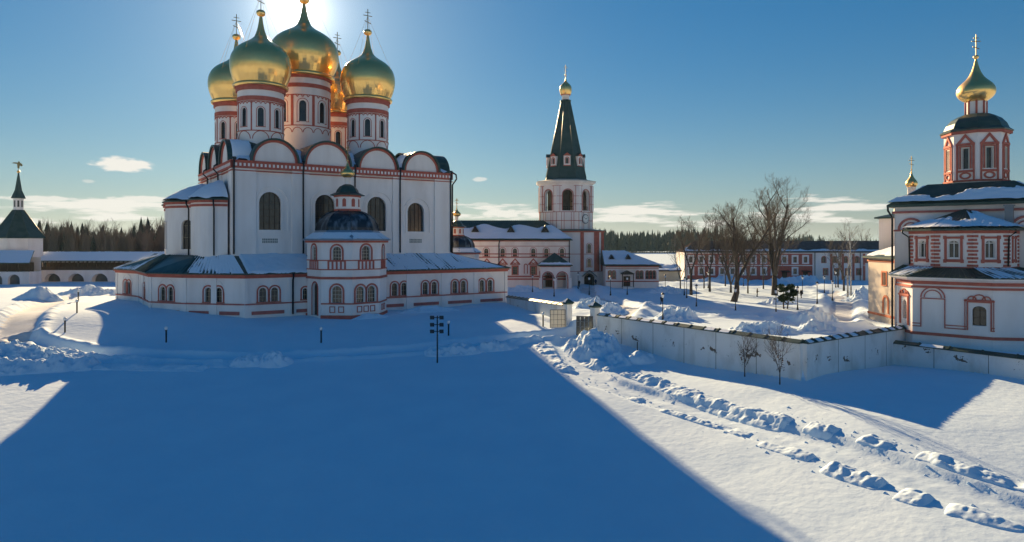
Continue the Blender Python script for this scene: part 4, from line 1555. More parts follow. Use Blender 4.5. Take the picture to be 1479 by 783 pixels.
# small shed and low wall beside the red range
sh = thing('shed', 'small grey shed with snowy roof between the annex and the red range', 'shed', (36.5, 190, 0), 0)
MB().box(0, 10.5, 0, 5, -1, 3.0).build('wall', 'cream', sh)
k = MB()
slope(k, (-.3, -.5, 3.0), (10.8, -.5, 3.0), (10.8, 5.2, 4.6), (-.3, 5.2, 4.6))
k.build('roof', 'brown_roof', sh)
snow_patch(sh, bilin((-.3, -.48, 3.03), (10.8, -.48, 3.03), (10.8, 5.2, 4.62), (-.3, 5.2, 4.62)), lambda u, v: .5 * (fbm(u * 4, v * 3, 5, 3) - .35), .25, 40, 16)
MB().box(.6, 2.2, -.06, .04, 0, 2.2).build('door', 'wood', sh)

# ================================================================= church on the right
ch = thing('church', 'white and red church with faceted apse, green roofs and a single gilded onion dome', 'church', (46, 82, 0), R(-43))
t0, s_, dl, dd_ = 7.2, 3.4, R(34), 6.5
c1_, n1 = math.cos(dl) * s_, math.sin(dl) * s_
c2_, n2 = math.cos(2 * dl) * s_, math.sin(2 * dl) * s_
AP = [(t0 - s_ / 2 - c1_ - .3, .02), (t0 - s_ / 2 - c1_, -dd_ + n1), (t0 - s_ / 2, -dd_), (t0 + s_ / 2, -dd_), (t0 + s_ / 2 + c1_, -dd_ + n1), (t0 + s_ / 2 + c1_ + .3, .02)]
z0a, z1a = 8.3, 12.35
BW, BD, ZB = 15.0, 15.5, 15.2
# nave body
m = MB()
fr = wmap((0, 0), (BW, 0))
wall(m, fr, 0, BW, -.5, ZB)
for P, Q in (((BW, 0), (BW, BD)), ((BW, BD), (0, BD)), ((0, BD), (0, 0))):
    g = wmap(P, Q)
    wall(m, g, 0, g.L, -.5, ZB, [(g.L * .3, 1.4, 9.5, 12, True), (g.L * .7, 1.4, 9.5, 12, True)], .4)
m.build('wall', 'plaster', ch)
t_ = MB()
for P, Q in (((0, 0), (BW, 0)), ((BW, 0), (BW, BD)), ((0, BD), (0, 0))):
    g = wmap(P, Q)
    t_.mbox(g, -.2, g.L + .2, ZB - .75, ZB - .5, -.25, .02)
    t_.mbox(g, -.05, g.L + .05, 12.3, 12.5, -.1, .02)
t_.build('body_band', 'red_pale', ch)
for c in (1.75, 12.7):
    k = MB()
    k.half_ring(fr, c, 12.5, 1.15, 1.4, -.14, .02)
    k.half_ring(fr, c, 12.5, .75, .88, -.14, .02)
    k.build('blind_arch', 'red_pale', ch)
k = MB()
e0 = [(-.7, -.7), (BW + .7, -.7), (BW + .7, BD + .7), (-.7, BD + .7)]
cx_, cy_ = t0, 6.4
k.loft([[(x, y, ZB - .02) for x, y in e0], [(x, y, ZB + .25) for x, y in e0], [(cx_ - 4.2, cy_ - 4.2, ZB + 2.7), (cx_ + 4.2, cy_ - 4.2, ZB + 2.7), (cx_ + 4.2, cy_ + 4.2, ZB + 2.7), (cx_ - 4.2, cy_ + 4.2, ZB + 2.7)]])
k.build('roof', 'green_metal', ch)
snow_patch(ch, bilin((-.65, -.68, ZB + .28), (BW + .65, -.68, ZB + .28), (cx_ + 4.6, cy_ - 4.2, ZB + 2.72), (cx_ - 4.6, cy_ - 4.2, ZB + 2.72)),
           lambda u, v: .50 - v + .5 * (fbm(u * 10, v * 2, 17, 3) - .5) - .10 * np.sin(u * 6.2), .32, 120, 26)
snow_patch(ch, bilin((-.68, BD, ZB + .28), (-.68, -.6, ZB + .28), (cx_ - 4.2, cy_ - 4, ZB + 2.72), (cx_ - 4.2, cy_ + 4, ZB + 2.72)),
           lambda u, v: .40 - v + .5 * (fbm(u * 6, v * 2, 18, 3) - .5), .3, 60, 20)
dp = MB()
dp.tube([(-.6, -.5, ZB + .1), (-.6, -.5, ZB - .4), (-.2, -.2, ZB - 1.2), (-.2, -.2, .5)], .12, 6)
dp.build('downpipe', 'black_metal', ch)
# chimney on the front wall above the apse roof
k = MB()
k.box(11.0, 11.75, -1.6, -.9, 12.6, 14.9)
k.box(10.9, 11.85, -1.7, -.8, 14.9, 15.05)
k.build('chimney', 'grey_metal', ch)

# upper tier of the apse: red and white quoins, framed windows
aw_, at, at2 = MB(), MB(), MB()
for i in range(len(AP) - 1):
    f = wmap(AP[i], AP[i + 1])
    L = f.L
    hs = [(L / 2, .95, z0a + 1.1, z0a + 2.9, .6)] if 2.6 < L else []
    wall(aw_, f, 0, L, z0a - .3, z1a, hs, .35)
    at.mbox(f, -.05, L + .05, z1a - .42, z1a - .12, -.14, .02)
    at2.mbox(f, -.05, L + .05, z0a - .25, z0a + .10, -.14, .02)
    for h in hs:
        window(ch, f, h, .35, None, sill=0, bars=(1, 1), barmat='white_frame', bw=.09)
        k = MB()
        hh = (h[0], 1.22, h[2] - .2, h[3] + .18, False)
        surround(k, f, hh, 0, .22, .12)
        k.mbox(f, hh[0] - .86, hh[0] + .86, hh[2] - .3, hh[2], -.12, .01)
        for sx in (-1, 1):
            for z in (hh[2] - .38, hh[3] - .05):
                k.mbox(f, hh[0] + sx * .78 - .14, hh[0] + sx * .78 + .14, z, z + .36, -.16, .01)
        k.build('window_surround', 'red', ch)
    if hs:
        nq = 9
        for q in range(nq):
            zq = z0a + .14 + q * (z1a - .45 - z0a - .14) / nq
            w = .50 if q % 2 == 0 else .40
            for a, b in ((.0, w), (L - w, L)):
                MB().mbox(f, a, b, zq, zq + (z1a - .45 - z0a - .14) / nq * .60, -.10, .02).build('quoin', 'red', ch)
aw_.build('apse_wall', 'plaster', ch)
at.build('apse_band', 'red', ch)
at2.build('apse_band', 'red', ch)


def grow(poly, e):
    n = len(poly)
    out = []
    for i in range(n):
        N_ = []
        for a, b in ((i - 1, i), (i, i + 1)):
            if 0 <= a and b < n:
                dx, dy = poly[b][0] - poly[a][0], poly[b][1] - poly[a][1]
                L = math.hypot(dx, dy) or 1
                N_.append((dy / L, -dx / L))
        nx, ny = sum(q[0] for q in N_) / len(N_), sum(q[1] for q in N_) / len(N_)
        k = e / max(.3, nx * nx + ny * ny)
        out.append((poly[i][0] + nx * k, poly[i][1] + ny * k))
    return out


E1 = grow(AP, .7)
k = MB()
apex = (t0, -.3, 14.75)
k.loft([[(x, y, z1a - .1) for x, y in E1], [(x, y, z1a + .08) for x, y in E1], [(apex[0] + (x - t0) * .02, apex[1] + y * .02, apex[2]) for x, y in E1]], 0, False, False)
for i in range(0, 5):
    for q in range(1, 6):
        a, b = np.array((*E1[i], z1a + .08)), np.array((*E1[i + 1], z1a + .08)) if i + 1 < len(E1) else np.array((*E1[i], z1a + .08))
        p = a + (b - a) * q / 6
        ap = np.array(apex)
        if np.linalg.norm(b - a) > 2:
            k.tube([tuple(p + (0, 0, .02)), tuple(p + (ap - p) * .93)], .045, 4)
k.build('apse_roof', 'green_metal', ch)
for i in range(0, 5):
    a, b = E1[i], E1[i + 1]
    snow_patch(ch, bilin((*a, z1a + .10), (*b, z1a + .10), (b[0] + (t0 - b[0]) * .85, b[1] + (-.3 - b[1]) * .85, z1a + .10 + 2.35 * .85), (a[0] + (t0 - a[0]) * .85, a[1] + (-.3 - a[1]) * .85, z1a + .10 + 2.35 * .85)),
               lambda u, v, s=i: (.60 if s != 3 else 1.0) - v * 1.1 + .55 * (fbm(u * 3 + s, v * 2, 19 + s, 3) - .5) + .25 * abs(0) , .22, 30, 24)
for i in (1, 4):
    p = E1[i]
    q = AP[i]
    MB().tube([(*p, z1a), (p[0], p[1], z1a - .3), (q[0] * .9 + p[0] * .1, q[1] * .9 + p[1] * .1 - .12, z1a - .8), (q[0], q[1] - .15, z0a + .2)], .09, 6).build('downpipe', 'black_metal', ch)

# lower tier
LPo = [(.3, .02), (1.5, -5.2), (3.75, -8.3), (10.9, -8.3), (15.2, -5.4), (15.4, .02)]
zl0, zl1 = -.6, 6.9
lm, lt, lt2, lt3 = MB(), MB(), MB(), MB()
for i in range(5):
    f = wmap(LPo[i], LPo[i + 1])
    L = f.L
    hs = {1: [(1.95, .95, 2.6, 4.7, True)], 2: [(6.0, 1.2, 2.5, 4.5, .7)]}.get(i, [])
    wall(lm, f, 0, L, zl0, zl1, hs, .45)
    lt.mbox(f, -.05, L + .05, 6.15, 6.38, -.16, .02)
    lt2.mbox(f, -.03, L + .03, 1.15, 1.45, -.10, .02)
    lt3.mbox(f, -.12, L + .12, 6.55, 6.9, -.05, .02)
    for h in hs:
        window(ch, f, h, .45, None, sill=0, bars=(1, 2), glass='glass_warm', barmat='wood')
        k = MB()
        hh = (h[0], h[1] + .7, 2.0, h[3] + .35, False)
        surround(k, f, hh, 0, .11, .12)
        surround(k, f, hh, .25, .31, .12)
        k.mbox(f, hh[0] - 1.3, hh[0] + 1.3, hh[3] + .1, hh[3] + .28, -.16, .01)
        for x, r in ((-.62, .30), (0, .48), (.62, .30)):
            k.half_ring(f, hh[0] + x, hh[3] + .28, r, r + .11, -.14, .01, 0, 8)
        k.build('window_surround', 'red', ch)
f = wmap(LPo[2], LPo[3])
k = MB()
hh = (1.9, 2.1, 2.0, 5.0, False)
surround(k, f, hh, 0, .10, .10)
k.half_ring(f, 1.9, 5.15, .74, .84, -.10, .02)
k.half_ring(f, 1.9, 5.15, 1.04, 1.16, -.10, .02)
k.build('blind_niche', 'red_pale', ch)
for a, b in ((.0, .75), (3.05, 4.9), (7.0, 7.3)):
    for z in (2.0, 2.3):
        MB().mbox(f, a, b, z, z + .1, -.08, .02).build('thin_band', 'red_pale', ch)
lm.build('lower_wall', 'plaster', ch)
for q_ in (lt, lt2, lt3):
    q_.build('lower_band', 'red', ch)
k = MB()
LG = grow(LPo, .3)
k.loft([[(x, y, 6.9) for x, y in grow(LPo, .12)], [(x, y, 7.15) for x, y in grow(LPo, .7)], [(x, y, 7.32) for x, y in grow(LPo, .8)]], 0, False, False, False)
k.build('lower_cornice', 'plaster', ch)
k = MB()
LE = grow(LPo, .85)
IN = [(.9, .02), AP[1], AP[2], AP[3], AP[4], (AP[5][0], .02)]
for i in range(5):
    slope(k, (*LE[i], 7.36), (*LE[i + 1], 7.36), (*IN[i + 1], z0a + .02), (*IN[i], z0a + .02), max(3, int(math.dist(LE[i], LE[i + 1]) / .5)), rh=.06, rw=.06, th=.06)
k.build('lower_roof', 'green_metal', ch)
snow_patch(ch, bilin((*LE[3], 7.38), (*LE[4], 7.38), (*IN[4], z0a + .04), (*IN[3], z0a + .04)), lambda u, v: .10 * np.sin(u * 2 * math.pi * 10) + .5 * (fbm(u * 6, v * 2, 23, 3) - .45), .07, 90, 14)
snow_patch(ch, bilin((*LE[1], 7.38), (*LE[2], 7.38), (*IN[2], z0a + .04), (*IN[1], z0a + .04)), lambda u, v: .10 * np.sin(u * 2 * math.pi * 8) + .5 * (fbm(u * 6, v * 2, 24, 3) - .52), .07, 90, 14)

# drum with pedimented windows, dome, neck and onion
dc = (cx_, cy_)
DR = octagon(dc, 3.25, R(-90 - 22.5 + 34))
dz0, dz1 = 17.4, 24.0
dm = MB()
dt, dt2 = MB(), MB()
for i in range(8):
    f = wmap(DR[i], DR[(i + 1) % 8])
    L = f.L
    h = (L / 2, .66, 19.6, 22.0, False)
    wall(dm, f, 0, L, dz0, dz1, [h], .35)
    window(ch, f, h, .35, 'pale_frame', .11, .05, bars=(0, 0), sill=0, glass='glass')
    k = MB()
    surround(k, f, h, .15, .30, .12)
    surround(k, f, h, .40, .49, .10)
    k.mbox(f, L / 2 - .98, L / 2 + .98, 22.35, 22.6, -.18, .01)
    k.mbox(f, L / 2 - .95, L / 2 + .95, 19.2, 19.45, -.16, .01)
    for sx in (-1, 1):
        p = [(L / 2 + sx * .92, 22.6), (L / 2, 23.7), (L / 2, 23.35), (L / 2 + sx * .56, 22.6)]
        k.loft([[f(*q, -.15) for q in p], [f(*q, .01) for q in p]])
        k.mbox(f, L / 2 + sx * .88 - .08, L / 2 + sx * .88 + .08, 18.3, 22.35, -.12, .01)
    N = 14
    Po = [(L / 2 + .62 * math.cos(2 * math.pi * q / N), 18.8 + .42 * math.sin(2 * math.pi * q / N)) for q in range(N)]
    Pi = [(L / 2 + .42 * math.cos(2 * math.pi * q / N), 18.8 + .24 * math.sin(2 * math.pi * q / N)) for q in range(N)]
    k.loft([[f(*a, .01) for a in Po], [f(*a, -.12) for a in Po], [f(*a, -.12) for a in Pi], [f(*a, .01) for a in Pi]], cap=False)
    k.build('window_surround', 'red', ch)
    dt.mbox(f, -.08, L + .08, 18.1, 18.32, -.12, .02)
    dt2.mbox(f, -.16, L + .16, 23.75, 24.05, -.3, .02)
dm.build('drum', 'plaster', ch)
dt.build('drum_band', 'red', ch)
dt2.build('drum_cornice', 'red', ch)
ring = lambda r, z: [(x, y, z) for x, y in octagon(dc, r, R(-90 - 22.5 + 34))]
k = MB()
k.loft([ring(3.68, 24.05), ring(3.72, 24.18), ring(3.3, 24.5), ring(3.05, 25.1), ring(2.55, 25.7), ring(1.8, 26.15), ring(1.0, 26.35)])
k.build('drum_dome', 'green_metal', ch)
k = MB()
V = octagon(dc, 1.05, R(-90 - 22.5 + 34))
for i in range(8):
    f = wmap(V[i], V[(i + 1) % 8])
    wall(k, f, 0, f.L, 26.0, 27.9)
nk = k.build('neck', 'plaster', ch)
k = MB()
for x, y in V:
    k.tube([(x, y, 26.1), (x, y, 27.8)], .12, 5)
k.build('neck_ribs', 'red', nk, 'stuff')
onion(ch, dc, 27.8, 5.2, 2.02, R(43), 2.5, n=36, rim=False, t=.085, prof=ONION2)

# refectory behind with its own small dome, and the sunlit side block
rf_ = thing('refectory', 'white refectory block with small gilded dome on a dark cap behind the church', 'building', (53.0, 98.5, 0), R(-43))
m = MB()
for P, Q in (((0, 0), (10, 0)), ((10, 0), (10, 12)), ((10, 12), (0, 12)), ((0, 12), (0, 0))):
    g = wmap(P, Q)
    wall(m, g, 0, g.L, -.5, 14.4, [(g.L / 2, 1.3, 9.6, 11.8, True)], .4)
m.build('wall', 'plaster', rf_)
for P, Q in (((0, 0), (10, 0)), ((0, 12), (0, 0))):
    g = wmap(P, Q)
    window(rf_, g, (g.L / 2, 1.3, 9.6, 11.8, True), .4, 'red', .2, .08)
k = MB()
k.loft([[(x, y, 14.4) for x, y in ((-.5, -.5), (10.5, -.5), (10.5, 12.5), (-.5, 12.5))], [(x, y, 14.6) for x, y in ((-.5, -.5), (10.5, -.5), (10.5, 12.5), (-.5, 12.5))], [(x, y, 15.6) for x, y in ((3, 3), (7, 3), (7, 9), (3, 9))]])
k.build('roof', 'green_metal', rf_)
c = (3.4, 3.4)
k = MB()
k.lathe(c, [(2.3, 14.9), (2.35, 15.3), (2.2, 16.2), (1.8, 17.0), (1.2, 17.6), (.6, 17.9)], 8, R(10), sm=False)
k.build('cap', 'green_metal', rf_)
k = MB()
k.lathe(c, [(.55, 17.6), (.55, 18.9), (.7, 19.0)], 14)
k.build('neck', 'plaster', rf_)
onion(rf_, c, 18.9, 2.5, .8, R(43), 1.9, n=24, rim=False, t=.075, prof=ONION2)

sb = thing('side_block', 'sunlit cream side block with green roof left of the church', 'building', (50.4, 90.0, 0), R(-4))
m = MB()
fl = wmap((0, 7.5), (0, 0))
fq = wmap((0, 0), (9, 0))
wall(m, fl, 0, 7.5, -.5, 8.8, [(4.9, 1.1, 5.2, 6.9, False)], .4)
wall(m, fq, 0, 9, -.5, 8.8)
g = wmap((9, 0), (9, 7.5))
wall(m, g, 0, 7.5, -.5, 8.8)
g = wmap((9, 7.5), (0, 7.5))
wall(m, g, 0, 9, -.5, 8.8)
m.build('wall', 'tan_plaster', sb)
window(sb, fl, (4.9, 1.1, 5.2, 6.9, False), .4, 'orange_red', .2, .1)
k = MB()
k.mbox(fl, -.05, 7.55, .9, 1.2, -.1, .02)
MB().mbox(fl, -.1, 7.6, 8.3, 8.55, -.12, .02).build('cornice', 'orange_red', sb)
k.mbox(fq, -.05, 9, .9, 1.2, -.1, .02)
k.build('band', 'orange_red', sb)
k = MB()
surround(k, fl, (5.3, 1.2, 1.4, 3.6, True), 0, .25, .12)
k.build('blind_arch', 'orange_red', sb)
k = MB()
k.loft([[(x, y, 8.8) for x, y in ((-.6, -.6), (9.6, -.6), (9.6, 8.1), (-.6, 8.1))], [(x, y, 9.0) for x, y in ((-.6, -.6), (9.6, -.6), (9.6, 8.1), (-.6, 8.1))], [(x, y, 10.8) for x, y in ((4, 3), (9.5, 3), (9.5, 4.5), (4, 4.5))]])
k.build('roof', 'green_metal', sb)
snow_patch(sb, bilin((-.55, 8.0, 9.02), (-.55, -.55, 9.02), (4, 3, 10.82), (4, 4.5, 10.82)), lambda u, v: .5 - np.abs(v - .6) + .3 * (fbm(u * 4, v * 3, 9, 3) - .5), .2, 30, 16)

gh = thing('gate_lodge', 'white gate lodge with dark snow capped roof beyond the lower wall', 'building', (52.2, 69.6, 0), R(-43))
MB().box(0, 5, 0, 4, -1.5, 4.9).build('wall', 'plaster', gh)
k = MB()
e0 = ((-.6, -.6), (5.6, -.6), (5.6, 4.6), (-.6, 4.6))
k.loft([[(x, y, 4.9) for x, y in e0], [(x, y, 5.12) for x, y in e0], [(2.5 + (x - 2.5) * .45, 2 + (y - 2) * .45, 6.4) for x, y in e0], [(2.5 + (x - 2.5) * .12, 2 + (y - 2) * .12, 7.6) for x, y in e0]])
k.build('roof', 'black_metal', gh)
snow_patch(gh, bilin((-.2, -.3, 5.2), (5.2, -.3, 5.2), (3.6, .95, 6.45), (1.4, .95, 6.45)), lambda u, v: .3 + .6 * (fbm(u * 3, v * 3, 4, 3) - .5) - .6 * np.abs(v - .5), .2, 24, 16)

# ================================================================= yard walls and gate
def yard_wall(name, label, P, Q, zt0, zt1, zb, seglen, first_snow, seed, th=.8):
    o = thing(name, label, 'wall', (P[0], P[1], 0), math.atan2(Q[1] - P[1], Q[0] - P[0]))
    L = math.dist(P, Q)
    n = max(2, round(L / seglen))
    rng = random.Random(seed)
    k = MB()
    NN = 12
    for i in range(NN):
        a, b = L * i / NN, L * (i + 1) / NN
        za, zb_ = zt0 + (zt1 - zt0) * i / NN, zt0 + (zt1 - zt0) * (i + 1) / NN
        k.hexa([(a, -th / 2, zb), (b, -th / 2, zb), (b, th / 2, zb), (a, th / 2, zb), (a, -th / 2, za), (b, -th / 2, zb_), (b, th / 2, zb_), (a, th / 2, za)])
    k.build('wall_face', 'wall_plaster_old', o)
    for i in range(1, max(2, int(L / 4.2))):
        x = L * i / max(2, int(L / 4.2)) + rng.uniform(-.4, .4)
        MB().box(x - .025, x + .025, -th / 2 - .012, -th / 2 + .02, zb, zt0 + (zt1 - zt0) * x / L - .02).build('joint', 'dark_grey', o)
    for i in range(n):
        a, b = L * i / n, L * (i + 1) / n - .02
        za, zb_ = zt0 + (zt1 - zt0) * a / L, zt0 + (zt1 - zt0) * b / L
        h = th / 2 + .15
        c = MB()
        ring_ = lambda x, z: [(x, -h, z), (x, h, z), (x, h, z + .07), (x, 0, z + .34), (x, -h, z + .07)]
        c.loft([ring_(a, za), ring_(b, zb_)])
        r2 = lambda x, z: [(x, -h - .02, z + .02), (x, h + .02, z + .02), (x, h + .02, z + .13), (x, 0, z + .41), (x, -h - .02, z + .13)]
        c.loft([r2(b - .09, zb_), r2(b + .05, zb_)])
        cp = c.build('coping', 'green_metal', o)
        if rng.random() < first_snow[0] + (first_snow[1] - first_snow[0]) * i / n:
            sg = -1
            s_ = MB()
            u0, u1 = a + .18 + rng.random() * .1, b - .25 - rng.random() * .3
            if u1 - u0 > .3:
                t1, t2 = .05 + rng.random() * .1, .8 + rng.random() * .2
                pts = [(u0, t1), ((u0 + u1) / 2, t1 - .04), (u1, t1 + .05), (u1 - .1, t2 * .9), ((u0 + u1) / 2, t2), (u0 + .05, t2 * .93)]
                lo_, hi_ = [], []
                for x, t in pts:
                    z = za + (zb_ - za) * (x - a) / max(b - a, .01)
                    yy = sg * h * (1 - t)
                    lo_.append((x, yy, z + .07 + .27 * t - .02))
                    hi_.append((x + .02, yy, z + .07 + .27 * t + .05))
                s_.loft([lo_, hi_])
                s_.build('snow_cap', 'roof_snow', cp)
    return o


# old plaster with patches fallen off low on the face
m_ = mat('wall_plaster_old', (.80, .79, .77), .9, c2=(.60, .58, .54), scale=.7, streak=.5, lo=.50, hi=.78, bump=.015)
nt = m_.node_tree
bs = nt.nodes['Principled BSDF']
lk = bs.inputs['Base Color'].links[0].from_socket
tc = nt.nodes.new('ShaderNodeTexCoord')
sx = nt.nodes.new('ShaderNodeSeparateXYZ')
nt.links.new(tc.outputs['Object'], sx.inputs[0])
no = nt.nodes.new('ShaderNodeTexNoise')
no.inputs['Scale'].default_value = .85
no.inputs['Detail'].default_value = 6.0
no.inputs['Roughness'].default_value = .68
nt.links.new(tc.outputs['Object'], no.inputs['Vector'])
ab = nt.nodes.new('ShaderNodeMath')
ab.operation = 'MULTIPLY_ADD'           # patches gather about 1.4 m below the coping
ab.inputs[1].default_value = 1.0
ab.inputs[2].default_value = .35
nt.links.new(sx.outputs[2], ab.inputs[0])
sq = nt.nodes.new('ShaderNodeMath')
sq.operation = 'ABSOLUTE'
nt.links.new(ab.outputs[0], sq.inputs[0])
sb_ = nt.nodes.new('ShaderNodeMath')
sb_.operation = 'MULTIPLY_ADD'
sb_.inputs[1].default_value = -.10
nt.links.new(sq.outputs[0], sb_.inputs[0])
nt.links.new(no.outputs[0], sb_.inputs[2])
rm_ = nt.nodes.new('ShaderNodeMapRange')
rm_.inputs['From Min'].default_value = .60
rm_.inputs['From Max'].default_value = .615
nt.links.new(sb_.outputs[0], rm_.inputs['Value'])
mx = nt.nodes.new('ShaderNodeMix')
mx.data_type = 'RGBA'
nt.links.new(rm_.outputs[0], mx.inputs[0])
nt.links.new(lk, mx.inputs[6])
mx.inputs[7].default_value = (.16, .12, .09, 1)
nt.links.new(mx.outputs[2], bs.inputs['Base Color'])

yard_wall('yard_wall', 'long white plastered yard wall running from the gate to its outer corner', WALL_G, WALL_K, 1.55, 1.5, -4.5, 1.9, (1.1, .35), 1)
yard_wall('yard_wall', 'white yard wall running from the outer corner back to the church', WALL_K, WALL_E, 1.5, 1.5, -4.5, 1.55, (.9, .8), 2)
yard_wall('low_yard_wall', 'lower white wall with dark coping in front of the church apse', WALL_T, WALL_R, .1, .1, -4.5, 3.0, (.25, .3), 3)
GL, GR = (7.7, 94.4), (10.9, 89.6)
yard_wall('yard_wall', 'short white wall sloping from the gate down to the cathedral gallery', (7.4, 94.8), (-.6, 122.5), 2.2, 1.1, -2.5, 2.3, (1, 1), 4)
MB_ = MB()


def gate_pier(x, y, label):
    o = thing('gate_pier', label, 'gate pier', (x, y, 0), math.atan2(GR[1] - GL[1], GR[0] - GL[0]), 'piers of the yard gate')
    MB().box(-.45, .45, -.45, .45, -2.5, 2.45).build('shaft', 'wall_plaster', o)
    k = MB()
    k.box(-.56, .56, -.56, .56, 2.45, 2.58)
    k.loft([[(-.68, -.68, 2.58), (.68, -.68, 2.58), (.68, .68, 2.58), (-.68, .68, 2.58)], [(-.68, -.68, 2.66), (.68, -.68, 2.66), (.68, .68, 2.66), (-.68, .68, 2.66)], [(-.03, -.03, 3.25), (.03, -.03, 3.25), (.03, .03, 3.25), (-.03, .03, 3.25)]])
    k.build('cap', 'green_metal', o)
    s_ = MB()
    s_.loft([[(-.4, -.62, 2.70), (.3, -.62, 2.70), (.12, -.2, 3.05), (-.15, -.2, 3.05)], [(-.4, -.64, 2.78), (.3, -.64, 2.78), (.12, -.2, 3.15), (-.15, -.2, 3.15)]])
    s_.build('snow_cap', 'roof_snow', o)


gate_pier(*GL, 'white gate pier with dark cap beside the wall to the cathedral gallery')
gate_pier(*GR, 'white gate pier with dark cap at the end of the long yard wall')


def gate_leaf(x, y, ang, label, panel):
    o = thing('gate_leaf', label, 'gate', (x, y, zt(x, y)), ang, 'leaves of the yard gate')
    w, h0, h1 = 2.15, -.35, 2.45
    k = MB()
    for a, b, c, d in ((0, .07, h0, h1), (w - .07, w, h0, h1), (.07, w - .07, h0, h0 + .07), (.07, w - .07, h1 - .07, h1)):
        k.box(a, b, -.035, .035, c, d)
    k.build('frame', 'black_metal', o)
    for i in range(1, 4):
        MB().box(w * i / 4 - .022, w * i / 4 + .022, -.025, .025, h0 + .07, h1 - .07).build('bar', 'black_metal', o)
    for i in range(1, 4):
        z = h0 + (h1 - h0) * i / 4
        MB().box(.07, w - .07, -.02, .02, z - .022, z + .022).build('rail', 'black_metal', o)
    if panel:
        for i in range(4):
            for j in range(4):
                MB().box(w * i / 4 + .04, w * (i + 1) / 4 - .04, .026, .034, h0 + (h1 - h0) * j / 4 + .03, h0 + (h1 - h0) * (j + 1) / 4 - .03).build('panel', panel, o)
    return o


MATS['gate_sheet'] = mat('gate_sheet', (.62, .60, .54), .6)
mt = MATS['gate_sheet']
tb = mt.node_tree.nodes['Principled BSDF']
tb.inputs['Transmission Weight'].default_value = .0
tr_ = mt.node_tree.nodes.new('ShaderNodeBsdfTranslucent')
tr_.inputs[0].default_value = (.62, .62, .58, 1)
ms = mt.node_tree.nodes.new('ShaderNodeMixShader')
ms.inputs[0].default_value = .32
mt.node_tree.links.new(tb.outputs[0], ms.inputs[1])
mt.node_tree.links.new(tr_.outputs[0], ms.inputs[2])
mt.node_tree.links.new(ms.outputs[0], mt.node_tree.nodes['Material Output'].inputs[0])
gate_leaf(GL[0] - .35, GL[1] - .5, R(186), 'open gate leaf of pale translucent sheet hung on the pier by the cathedral', 'gate_sheet')
gate_leaf(GR[0] - .35, GR[1] - .45, R(168), 'open dark barred gate leaf hung on the pier of the long wall', 'glass')

# ================================================================= snow piles and banks
def cells(x, y, seed):
    """value of the nearest random cell: gives the blocky look of shovelled snow"""
    ix, iy = np.floor(x), np.floor(y)
    bd = np.full(np.shape(x), 1e9)
    bv = np.zeros(np.shape(x))
    for dx in (-1, 0, 1):
        for dy in (-1, 0, 1):
            jx, jy = ix + dx, iy + dy
            px, py = jx + _h(jx, jy, seed), jy + _h(jx, jy, seed + 5)
            d = (x - px) ** 2 + (y - py) ** 2
            v = _h(jx, jy, seed + 9)
            bv = np.where(d < bd, v, bv)
            bd = np.minimum(d, bd)
    return bv, np.sqrt(bd)


def clods(x, y, seed, s=1.0):
    """crumbly shovelled snow: slumped ridges broken by a few harder blocks"""
    r1 = 1 - np.abs(2 * fbm(x / (1.5 * s), y / (1.5 * s), seed, 4, .55) - 1) * 2.2
    wx = x + .5 * s * (fbm(x * 1.7 / s, y * 1.7 / s, seed, 2) - .5)
    wy = y + .5 * s * (fbm(x * 1.7 / s, y * 1.7 / s, seed + 1, 2) - .5)
    v1, d1 = cells(wx / (.8 * s), wy / (.8 * s), seed)
    blk = np.clip(v1 - .45, 0, 1) * np.clip(1 - 1.5 * d1 * d1, 0, 1)
    fine = fbm(x / .22, y / .22, seed + 7, 2)
    return .50 * np.clip(r1, 0, 1) + .62 * blk + .14 * fine


def mound(label, x, y, rx, ry, h, rot=0.0, seed=1, chunk=.5, group=None, peak=1.0, s=1.0):
    n = int(min(110, max(36, rx * 2 / .09)))
    mm = int(min(110, max(36, ry * 2 / .09)))
    U, V = np.meshgrid(np.linspace(-1, 1, n), np.linspace(-1, 1, mm))
    c, sn = math.cos(rot), math.sin(rot)
    lx, ly = U * rx, V * ry
    X, Y = x + c * lx - sn * ly, y + sn * lx + c * ly
    rad = np.sqrt(U * U + V * V) + .35 * (fbm(X / 1.6, Y / 1.6, seed, 3) - .5)
    env = np.clip(1 - rad, 0, 1) * ss(1.0, .84, np.maximum(np.abs(U), np.abs(V)))
    env = env ** peak * (1 + .3 * (fbm(X / 2.5, Y / 2.5, seed + 4, 2) - .5))
    Z = terr_full(X, Y) + h * (env * (1 - chunk * .5) + chunk * 1.1 * np.clip(env * 2.2, 0, 1) * (clods(X, Y, seed, s) - .30) + .0)
    Z = Z - .12 + .14 * ss(.0, .08, env)
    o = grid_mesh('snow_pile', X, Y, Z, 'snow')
    return tag(o, label, 'snow pile', group)


